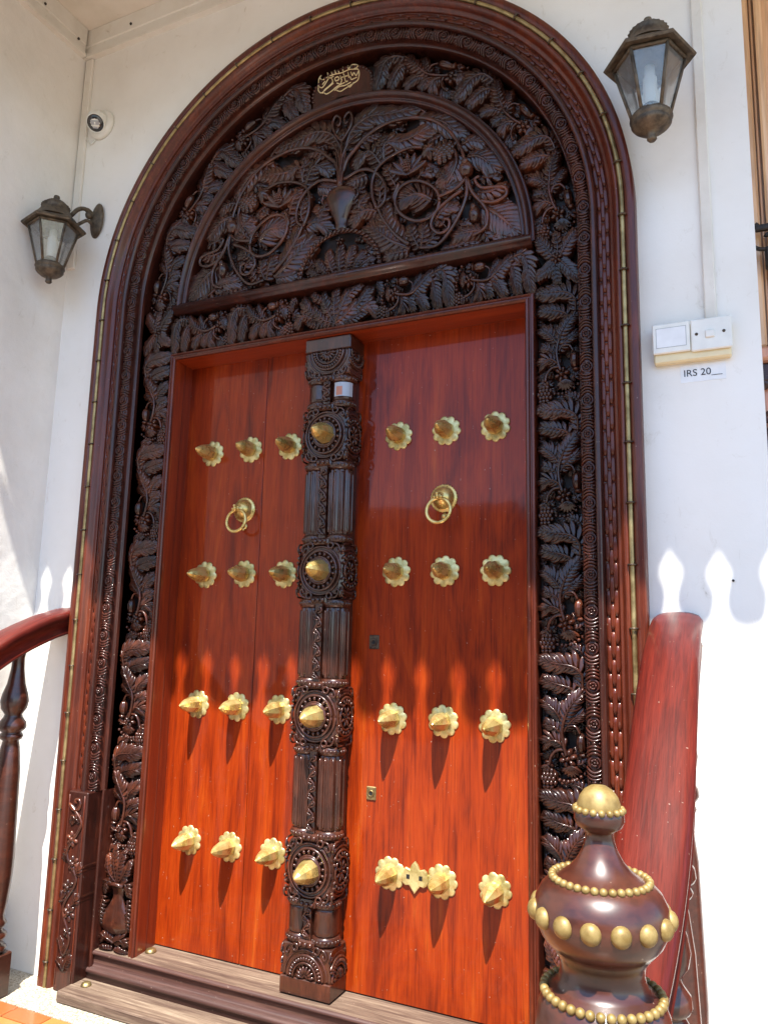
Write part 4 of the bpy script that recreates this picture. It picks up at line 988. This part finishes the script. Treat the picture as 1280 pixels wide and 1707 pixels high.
def medallion(c, axis_side, zc, half=None):
    """concentric rings with petals; axis_side 0 = front, +1 / -1 = cheeks of the post"""
    mb = MB()
    def T(u, v_, h):
        if axis_side == 0: return (PX+u*.94, PF+.008-h*.9, zc+v_)
        return (PX+axis_side*(PW-.008+h*.8), c+u, zc+v_)
    lim = .052 if axis_side else .08
    def ring(r, t, h, n=40, lo=0, hi=2*PI):
        P = []
        for i in range(n+1):
            a = lo+(hi-lo)*i/n; u = r*math.cos(a)
            if axis_side and not (-.050 < u < .053): 
                if len(P) > 2: mb.tube(P, t, 6)
                P = []; continue
            P.append(T(u, r*math.sin(a), h))
        if len(P) > 2: mb.tube(P, t, 6)
    lo, hi = (0, 2*PI) if half is None else ((0, PI) if half > 0 else (PI, 2*PI))
    s_ = 1 if axis_side == 0 else .92
    ring(.080*s_, .0042, .002, 44, lo, hi); ring(.066*s_, .0045, .007, 44, lo, hi); ring(.045*s_, .0035, .010, 36, lo, hi)
    n = 18
    for k in range(n):
        a = lo+(hi-lo)*(k+.5)/n if half is None else lo+(hi-lo)*(k+.5)/n
        u, v_ = .0555*s_*math.cos(a), .0555*s_*math.sin(a)
        if axis_side and not (-.046 < u < .05): continue
        mb.tube([T(u*.86, v_*.86, .006), T(u, v_, .0105), T(u*1.13, v_*1.13, .006)], [.0035, .0052, .0035], 6)
    if axis_side or half is not None:
        for k in range(8):
            a = lo+(hi-lo)*(k+.5)/8; mb.tube([T(.008*math.cos(a), .008*math.sin(a), .006), T(.026*math.cos(a), .026*math.sin(a), .010), T(.038*math.cos(a), .038*math.sin(a), .005)], [.003, .005, .002], 6)
        ring(.009, .004, .006, 16, lo, hi)
    # corner scrolls
    for du in (-1, 1):
        for dv in (-1, 1):
            if half is not None and dv != half: continue
            u0 = .060 if axis_side == 0 else .036
            stemP = [T(du*(u0-.026), dv*.090, .003), T(du*(u0+.006), dv*.088, .005), T(du*(u0+.018), dv*.070, .005), T(du*(u0+.010), dv*.062, .006), T(du*(u0+.004), dv*.074, .006)]
            if axis_side: stemP = [p for p in stemP if p[1] < .108 and p[1] > PF-.004]
            if len(stemP) > 2: mb.tube([tuple(q) for q in spline(stemP, 4)], .0034, 6)
    post_obj(mb, 'medallion')
for z in ZS:
    medallion(.057, 0, z)
    for s_ in (1, -1): medallion(.057, s_, z)
    mb = MB(); mb.lathe([(.044, 0), (.043, .010), (.039, .013), (.034, .010)], (PX, PF+.006, z), 28, 'y', False, False); post_obj(mb, 'medallion_boss')
    s = obj('brass_stud', spk_post, post, loc=(PX+.006, PF+.004, z), rot=(0, .2, 0))
for z, hf in ((.058, 1), (2.083, -1)):
    for s_ in (0, 1, -1): medallion(.057, s_, z, hf)
# lotus collars that join blocks to columns (both sides of every collar)
for z in ZS+[.058, 2.083]:
    for dv in (-1, 1):
        if (z < .1 and dv < 0) or (z > 2 and dv > 0): continue
        zz = z+dv*.098
        mb = MB(); mb.box((PX-.030, PF-.002, zz-.012), (PX+.030, PF+.04, zz+.012), .005)
        for u in (-.018, 0, .018): mb.sphere((PX+u, PF-.003, zz), .008, 8, 5)
        for u, r_ in ((-.062, .020), (.062, .020)): mb.torus((PX+u*.62, PF+.002, zz+dv*-.014), .010, .0035, 14, 6)
        post_obj(mb, 'carved_knot')
mb = MB(); cx = PX+PW-.043; cy = PF+.043
rows = []
for i in range(7):
    a = R_(-112+16*i); rows.append([(cx+.0417*math.cos(a), cy+.0417*math.sin(a), z_) for z_ in (1.915, 1.925, 1.94, 1.955, 1.965)])
mb.grid(rows); st_ = post_obj(mb, 'paper_sticker', 'sticker')
mb = MB(); rows = []
for i in range(4):
    a = R_(-100+10*i); rows.append([(cx+.0421*math.cos(a), cy+.0421*math.sin(a), z_) for z_ in (1.919, 1.94-.004*i, 1.95)])
mb.grid(rows); post_obj(mb, 'reflection_smear', 'sticksheen')  # painted reflection smear lying on the sticker

# ------------------------------------------------------------------ sill and tread
t = thing('door_sill', 'weathered dark wooden sill with a stepped moulded front under the doors', 'sill', (X0, 0, ZB))
mb = MB()
prof = [(.16, -.004), (.16, .0), (-.020, .0), (-.028, -.003), (-.030, -.008), (-.028, -.013), (-.020, -.015), (-.020, -.046), (-.026, -.050), (-.040, -.052), (-.044, -.058), (-.044, -.066), (-.038, -.070), (-.038, -.10), (.16, -.10)]
rows = [[(xe, y, z) for y, z in prof] for xe in (X0-.862, X0+.862)]
mb2 = MB(); mb2.grid([[r_[k] for r_ in rows] for k in (1, 2)], flat=True); wpart(mb2, 'sill_top', M['sill'], t, False)
mb2 = MB(); mb2.grid([[r_[k] for r_ in rows] for k in range(2, 14)], flat=False)
wpart(mb2, 'sill_front', M['sillface'], t)
for x in (-.66, .62):
    mb = MB(); mb.lathe([(.020, 0), (.0195, .003), (.016, .009), (.009, .0125), (0, .0135)], (x, .058, 0), 20, 'z'); wpart(mb, 'brass_dome_stud', M['brassdull'], t)
t = thing('wooden_tread', 'pale weathered wooden tread board on the granite floor below the sill', 'tread', (X0, -.09, ZB))
mb = MB(); mb.box((-.862, -.160, ZB), (.90, -.0385, -.084), .005); wpart(mb, 'tread_board', M['sill'], t, False)
for x in (-.805, .85):
    mb = MB(); mb.lathe([(.018, 0), (.0175, .003), (.014, .009), (.008, .012), (0, .013)], (x, -.085, -.084), 20, 'z'); wpart(mb, 'brass_dome_stud', M['brassdull'], t)

# ================================================================== WALL LANTERNS
def lantern(x, label):
    """hexagonal lantern; origin on the wall at the bracket plate"""
    t = thing('wall_lantern', label, 'wall lamp', (x, WY, 2.795), 'the two wall lanterns flanking the arch')
    ly, lz = -.205, -.122                # lantern axis, body reference (brim level) in local coords
    def P(mb, nm, mat, sm=True, par=t): return mb.build(nm, M[mat], par, sm)
    mb = MB()
    rows = []
    for (s_, h) in ((1.0, 0), (1.0, .006), (.86, .012), (.55, .022), (.3, .03)): rows.append([(.052*s_*math.cos(2*PI*k/28), -h, .088*s_*math.sin(2*PI*k/28)) for k in range(28)])
    mb.grid(rows, False, True); mb.add(rows[-1], [tuple(range(28))]); P(mb, 'wall_plate', 'lampmetal')
    mb = MB(); mb.tube(spline([(0, -.02, .01), (0, -.045, .028), (0, -.075, .030), (0, -.105, .008), (0, -.13, -.030), (0, -.16, -.055)], 5), [.012]*8+[.010]*30, 8)
    mb.tube(spline([(0, -.02, -.03), (0, -.05, -.02), (0, -.08, -.045), (0, -.115, -.085)], 5), .008, 8)
    mb.sphere((0, -.045, .01), .018, 10, 6)
    P(mb, 'bracket_arm', 'lampmetal')
    C0 = (0, ly, lz)
    # roof: brim, ribbed bell, cap and finial
    rb, rt, zb_ = .128, .108, -.205      # glass radius at top and bottom ring
    mb = MB()
    mb.lathe([(.098, -.004), (.134, -.010), (.138, -.004), (.134, .004), (.104, .022), (.096, .026)], C0, 6, 'z', True, False); P(mb, 'brim', 'lampmetal', False)
    mb = MB(); mod = lambda a, r, h: 1+.03*math.cos(24*a)*(1 if .03 < r < .09 else 0)
    mb.lathe([(.100, .024), (.092, .034), (.076, .050), (.064, .068), (.058, .084), (.060, .090), (.062, .096), (.056, .101), (.048, .108), (.036, .120), (.018, .128), (.011, .131), (.010, .136), (.014, .142), (.012, .150), (0, .153)], C0, 48, 'z', False, False, mod); P(mb, 'roof_dome', 'lampmetal')
    # cage
    rA, rB = .106, .056
    cage = MB(); hex_ = lambda r, z, k: (r*math.cos(PI/3*k), ly+r*math.sin(PI/3*k), lz+z)
    for k in range(6):
        cage.tube([hex_(rA, -.008, k), hex_(rB, -.19, k)], .0058, 6)
        cage.tube([hex_(rA*.985, -.012, k), hex_(rA*.985, -.012, k+1)], .007, 6); cage.tube([hex_(rB, -.19, k), hex_(rB, -.19, k+1)], .0065, 6)
    cg = P(cage, 'cage', 'lampmetal')
    for k in range(6):
        mb = MB(); q = .972
        a, b_, c_, d_ = hex_(rA*q, -.012, k), hex_(rA*q, -.012, k+1), hex_(rB*q, -.19, k+1), hex_(rB*q, -.19, k)
        q2 = .945
        a2, b2, c2, d2 = hex_(rA*q2, -.012, k), hex_(rA*q2, -.012, k+1), hex_(rB*q2, -.19, k+1), hex_(rB*q2, -.19, k)
        mb.add([a, b_, c_, d_, a2, b2, c2, d2], [(0, 1, 2, 3), (7, 6, 5, 4), (0, 4, 5, 1), (1, 5, 6, 2), (2, 6, 7, 3), (3, 7, 4, 0)], True); P(mb, 'glass_pane', 'glass', False)
    mb = MB(); mb.lathe([(.050, -.186), (.062, -.192), (.064, -.200), (.058, -.207), (.056, -.212), (.060, -.216), (.054, -.224), (.040, -.236), (.022, -.243), (.013, -.246), (.013, -.262), (.015, -.266), (.010, -.272), (0, -.272)], C0, 32, 'z', False, True); P(mb, 'bottom_cup', 'lampmetal')
    mb = MB(); mb.lathe([(.0, -.160), (.012, -.158), (.019, -.150), (.021, -.13), (.021, -.062), (.016, -.052), (.015, -.02), (.0, -.018)], C0, 20, 'z'); P(mb, 'bulb', 'bulb')
    mb = MB(); mb.lathe([(.026, -.186), (.026, -.155), (.02, -.15)], C0, 20, 'z'); P(mb, 'lamp_holder', 'lampmetal')
    return t
l1 = lantern(-1.115, 'left hexagonal bronze wall lantern with the bracket plate in view, above the left handrail')
l1.scale = (.88, .88, .88); l1.rotation_euler = (0, 0, R_(-14))
l2 = lantern(1.082, 'right hexagonal bronze wall lantern overlapping the edge of the arch, above the switches')
l2.scale = (.88, .88, .88); l2.location.z -= .012; l2.rotation_euler = (0, 0, R_(6))

# ------------------------------------------------------------------ dome camera, cable trunking, switches, label
t = thing('security_camera', 'small white dome camera with a dark lens high in the left corner', 'security camera', (-1.134, WY, 3.243))
mb = MB(); mb.lathe([(.066, 0), (.066, .012), (.06, .02), (.05, .024)], (0, 0, 0), 32, 'y'); mb.sphere((0, -.03, 0), .046, 24, 14); mb.build('dome_housing', M['plastic'], t)
dv = Vector((.35, -.62, -.68)).normalized(); rot = dv.to_track_quat('Z', 'Y').to_matrix()
mb = MB(); mb.lathe([(.037, .028), (.039, .034), (.036, .0385), (.034, .036)], (0, 0, 0), 28, 'z', False, False); mb.v = [tuple(rot @ Vector(p)+Vector((0, -.03, 0))) for p in mb.v]; mb.build('lens_rim', M['plastic'], t)
mb = MB(); mb.lathe([(.035, .032), (.030, .037), (.018, .042), (0, .044)], (0, 0, 0), 28, 'z', False, False); mb.v = [tuple(rot @ Vector(p)+Vector((0, -.03, 0))) for p in mb.v]; lens = mb.build('lens', M['lens'], t)
mb = MB(); mb.box((-.017, -.006, .0435), (.017, .012, .0455)); mb.box((-.010, -.020, .0425), (.010, -.013, .0445)); mb.v = [tuple(rot @ Vector(p)+Vector((0, -.03, 0))) for p in mb.v]; mb.build('sensor', M['lensgrey'], lens, False)
mb = MB(); mb.tube(spline([(-.03, -.004, -.055), (-.05, -.006, -.075), (-.07, -.006, -.06), (-.09, -.006, -.03)], 5), .0035, 6); mb.build('cable', M['plastic'], t)
mb = MB(); mb.box((-1.258, WY-.014, 2.60), (-1.218, WY+.001, 3.588), .003); o = mb.build('cable_trunking', M['trim'], None, False); tag(o, 'cream cable trunking running down the left corner of the front wall', 'cable trunking')
mb = MB(); mb.box((1.206, WY-.012, 1.972), (1.236, WY+.001, 3.588), .003); o = mb.build('cable_trunking', M['trim'], None, False); tag(o, 'cream cable trunking running up the wall above the light switches', 'cable trunking')
t = thing('switch_box', 'off-white switch box with a blank module and a rocker switch over a yellowed base', 'light switch', (1.168, WY, 1.86))
def sw(mb, nm, mat, sm=False):
    o = wpart(mb, nm, M[mat], t, sm); o.location.z += .012; return o
mb = MB(); mb.box((1.072, WY-.024, 1.851), (1.268, WY+.001, 1.955), .004); sw(mb, 'back_box', 'yellowed')
mb = MB(); mb.box((1.070, WY-.033, 1.876), (1.1675, WY-.0245, 1.962), .003); a_ = sw(mb, 'blank_module', 'plastic')
mb = MB(); mb.box((1.1695, WY-.033, 1.872), (1.272, WY-.0245, 1.962), .003); b__ = sw(mb, 'switch_module', 'plastic')
mb = MB()
for q in ((1.080, 1.892, 1.158, 1.8932), (1.080, 1.948, 1.158, 1.9492), (1.080, 1.892, 1.0812, 1.949), (1.1568, 1.892, 1.158, 1.949)): mb.box((q[0], WY-.0336, q[1]), (q[2], WY-.0325, q[3]))
mb.build('window_line', M['line'], a_, False)
mb = MB(); mb.box((1.081, WY-.0334, 1.893), (1.157, WY-.0328, 1.948)); mb.build('clear_window', M['paper'], a_, False)
mb = MB(); mb.box((1.206, WY-.038, 1.905), (1.229, WY-.032, 1.926), .002); mb.build('rocker', M['plastic'], b__, False)
for x in (1.184, 1.252):
    mb = MB(); mb.lathe([(.0042, 0), (.0042, .0012), (0, .0014)], (x, WY-.0328, 1.919), 12, 'y'); mb.build('screw', M['lockmetal'], b__)
t = thing('paper_label', 'small clear-taped paper label printed IRS 20__ under the switch box', 'label', (1.193, WY, 1.82))
mb = MB(); mb.box((1.138, WY-.0010, 1.796), (1.252, WY+.0005, 1.846)); sw(mb, 'tape', 'paper')
tc = bpy.data.curves.new('label_text', 'FONT'); tc.body = 'IRS 20__'; tc.size = .0272; tc.extrude = .0003; tc.align_x = 'CENTER'; tc.align_y = 'CENTER'
to = bpy.data.objects.new('tmp', tc); col.objects.link(to)
dg = bpy.context.evaluated_depsgraph_get(); me = bpy.data.meshes.new_from_object(to.evaluated_get(dg)); bpy.data.objects.remove(to)
me.materials.clear(); me.materials.append(M['ink'])
o = obj('printed_text', me, t, rot=(PI/2, 0, 0)); o.location = Vector((1.194, WY-.0018, 1.833))-t.location
mb = MB(); mb.sphere((1.244, WY-.003, 1.265), .0034, 8, 6); mb.tube([(1.244, WY-.006, 1.265), (1.244, WY+.003, 1.265)], .002, 6); o = mb.build('wall_nail', M['iron']); tag(o, 'dark nail head in the white wall right of the handrail', 'nail')

# ================================================================== STAIR RAILINGS
def rail_path():
    return [(-.047, 1.179), (-.11, 1.163), (-.19, 1.137), (-.34, 1.069), (-.5, .965), (-.65, .85), (-.8, .735), (-.95, .645), (-1.08, .595), (-1.19, .580)]
def railing(xc, sgn, label):
    t = thing('stair_railing', label, 'railing', (xc, -.6, -.3), 'the two stair railings either side of the landing')
    mb = MB(); P = [Vector((0, y, z)) for y, z in spline([(a, b, 0) for a, b in rail_path()], 6) for _ in (0,)] if False else None
    Q = spline([Vector((0, a, b)) for a, b in rail_path()], 6); rows = []
    hw = .0605
    prof = [(-hw+.014, -.086), (-hw+.004, -.083), (-hw+.002, -.076), (-hw+.010, -.070), (-hw+.014, -.050), (-hw+.004, -.034), (-hw-.001, -.026), (-hw-.002, -.012), (-hw+.004, -.004), (-hw+.016, .001), (-.03, .0045), (0, .006), (.03, .0045), (hw-.016, .001), (hw-.004, -.004), (hw+.002, -.012), (hw+.001, -.026), (hw-.004, -.034), (hw-.014, -.050), (hw-.010, -.070), (hw-.002, -.076), (hw-.004, -.083), (hw-.014, -.086)]
    for i, q in enumerate(Q):
        tg = (Q[min(i+1, len(Q)-1)]-Q[max(i-1, 0)]).normalized(); nz = Vector((0, -tg.z, tg.y)); nz = nz if nz.z > 0 else -nz
        sc_ = .9+.1*min(1, i/3)
        sh = .050*(max(0, -.66-q.y)/.53)**1.6*sgn
        rows.append([tuple(Vector((xc-sh, 0, 0))+q+Vector((1, 0, 0))*u*sc_+nz*h*sc_) for u, h in prof])
    mb.grid(rows, False, True); mb.add(rows[0], [tuple(range(len(prof)))]); mb.add(rows[-1], [tuple(range(len(prof)))])
    wpart(mb, 'handrail', M['rail'], t)
    def rail_z(y):
        for i in range(1, len(Q)):
            if Q[i].y <= y: k = (y-Q[i-1].y)/(Q[i].y-Q[i-1].y); return Q[i-1].z+k*(Q[i].z-Q[i-1].z)
        return .59
    for yb in (-.245, -.46, -.67, -.87, -1.05):
        zb_ = ZB if yb > -.8 else ZB-.15*(1+int((-yb-.8)/.28)); zt = rail_z(yb)-.078; H = zt-zb_
        mb = MB(); mb.box((xc-.05, yb-.05, zb_), (xc+.05, yb+.05, zb_+.14), .005)
        k = (H-.14)
        pr = [(.030, 0), (.040, .010), (.042, .018), (.034, .028), (.026, .034), (.034, .042), (.040, .052), (.040, .060), (.030, .070), (.026, .076), (.033, .084), (.037, .094), (.030, .106), (.028, .12), (.034, .16), (.040, .24), (.041, .30)]
        pr = [(r_, h) for r_, h in pr if h < k*.5]
        top = [(.034, .42), (.026, .345), (.022, .325), (.030, .318), (.034, .308), (.030, .300), (.026, .296), (.036, .288), (.040, .278), (.038, .262), (.027, .245), (.024, .235), (.036, .215), (.040, .19), (.036, .165), (.026, .13), (.019, .08), (.017, .04), (.022, .01), (.024, 0)]
        top = [(r_, k-h) for r_, h in top if h < k*.5]
        mb2 = MB(); mb2.lathe([(r_*1.18, h) for r_, h in pr+top], (xc, yb, zb_+.14), 24); mb2.v += []
        mb.add(mb2.v, mb2.f); wpart(mb, 'baluster', M['newel'], t)
    # newel post with gilt beads
    ny = -1.25; nx = xc-.006*sgn
    mb = MB()
    pr = [(.070, -.9), (.070, .60), (.074, .612), (.083, .622), (.085, .640), (.082, .668), (.076, .684), (.068, .694), (.060, .699), (.055, .706), (.052, .722), (.054, .736), (.060, .745), (.061, .750), (.066, .752), (.076, .762), (.0835, .776), (.0855, .788), (.083, .802), (.076, .814), (.068, .821), (.060, .825), (.050, .829), (.040, .835), (.030, .845), (.0225, .857), (.0185, .868), (.0178, .876), (.022, .879), (.029, .883), (.0325, .890), (.032, .898), (.029, .903), (.0, .905)]
    pr = [(r_*.89, h+.006 if h > .75 else .756-(.75-h)*(.78 if h > 0 else 1)) for r_, h in pr]; mb.lathe(pr, (nx, ny, 0), 64, 'z', False, True); nw = wpart(mb, 'newel_post', M['newel'], t)
    mb = MB(); mb.lathe([(.0252, .9085), (.0248, .914), (.022, .922), (.0165, .9295), (.009, .934), (0, .935)], (nx, ny, 0), 32, 'z', False, False); mb.build('gilt_cap', M['goldpaint'], nw)
    def beads(n, r, z, rb, sq=(1, 1, 1)):
        b1 = MB(); b1.sphere((0, 0, 0), rb, 14, 9, sq); me = b1.mesh('gilt_bead', M['goldpaint'])
        for k in range(n): a = 2*PI*(k+.3)/n; obj('gilt_bead', me, nw, loc=(nx+r*math.cos(a), ny+r*math.sin(a), z), rot=(0, 0, a))
    beads(15, .0745, .794, .0116, (.8, 1, 1)); beads(36, .0545, .8315, .0047); beads(18, .0268, .9075, .0042); beads(38, .0652, .7105, .0053)
    return t
railing(1.107, 1, 'right stair railing with a broad red handrail and a gold-beaded newel finial in front')
railing(-1.087, -1, 'left stair railing with a curved red handrail meeting the arch and turned balusters')

# ================================================================== WHAT THE VARNISH AND BRASS REFLECT: unseen houses, height and dark tone set for the reflection
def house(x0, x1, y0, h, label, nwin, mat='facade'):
    t = thing('reflected_house', label, 'house', ((x0+x1)/2, y0, -.75))
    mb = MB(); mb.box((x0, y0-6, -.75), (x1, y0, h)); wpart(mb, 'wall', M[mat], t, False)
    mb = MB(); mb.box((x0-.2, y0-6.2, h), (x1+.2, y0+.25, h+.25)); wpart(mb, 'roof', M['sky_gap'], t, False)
    for i in range(nwin):
        for z in (1.0, 4.0):
            if z+1.8 > h: continue
            cx = x0+(x1-x0)*(i+.5)/nwin
            mb = MB(); mb.box((cx-.5, y0+.001, z), (cx+.5, y0+.05, z+1.6)); f_ = wpart(mb, 'window', M['reveal'], t, False)
            mb = MB(); mb.box((cx-.42, y0+.051, z+.08), (cx+.42, y0+.06, z+1.52)); mb.build('pane', M['lens'], f_, False)
house(-14, -3.2, -13.5, 3.75, 'low dark house added across the street behind the camera for the door reflection, on the left', 4)
house(-2.6, 9.5, -15, 3.9, 'dark house added across the street directly behind the camera for the door reflection', 4)
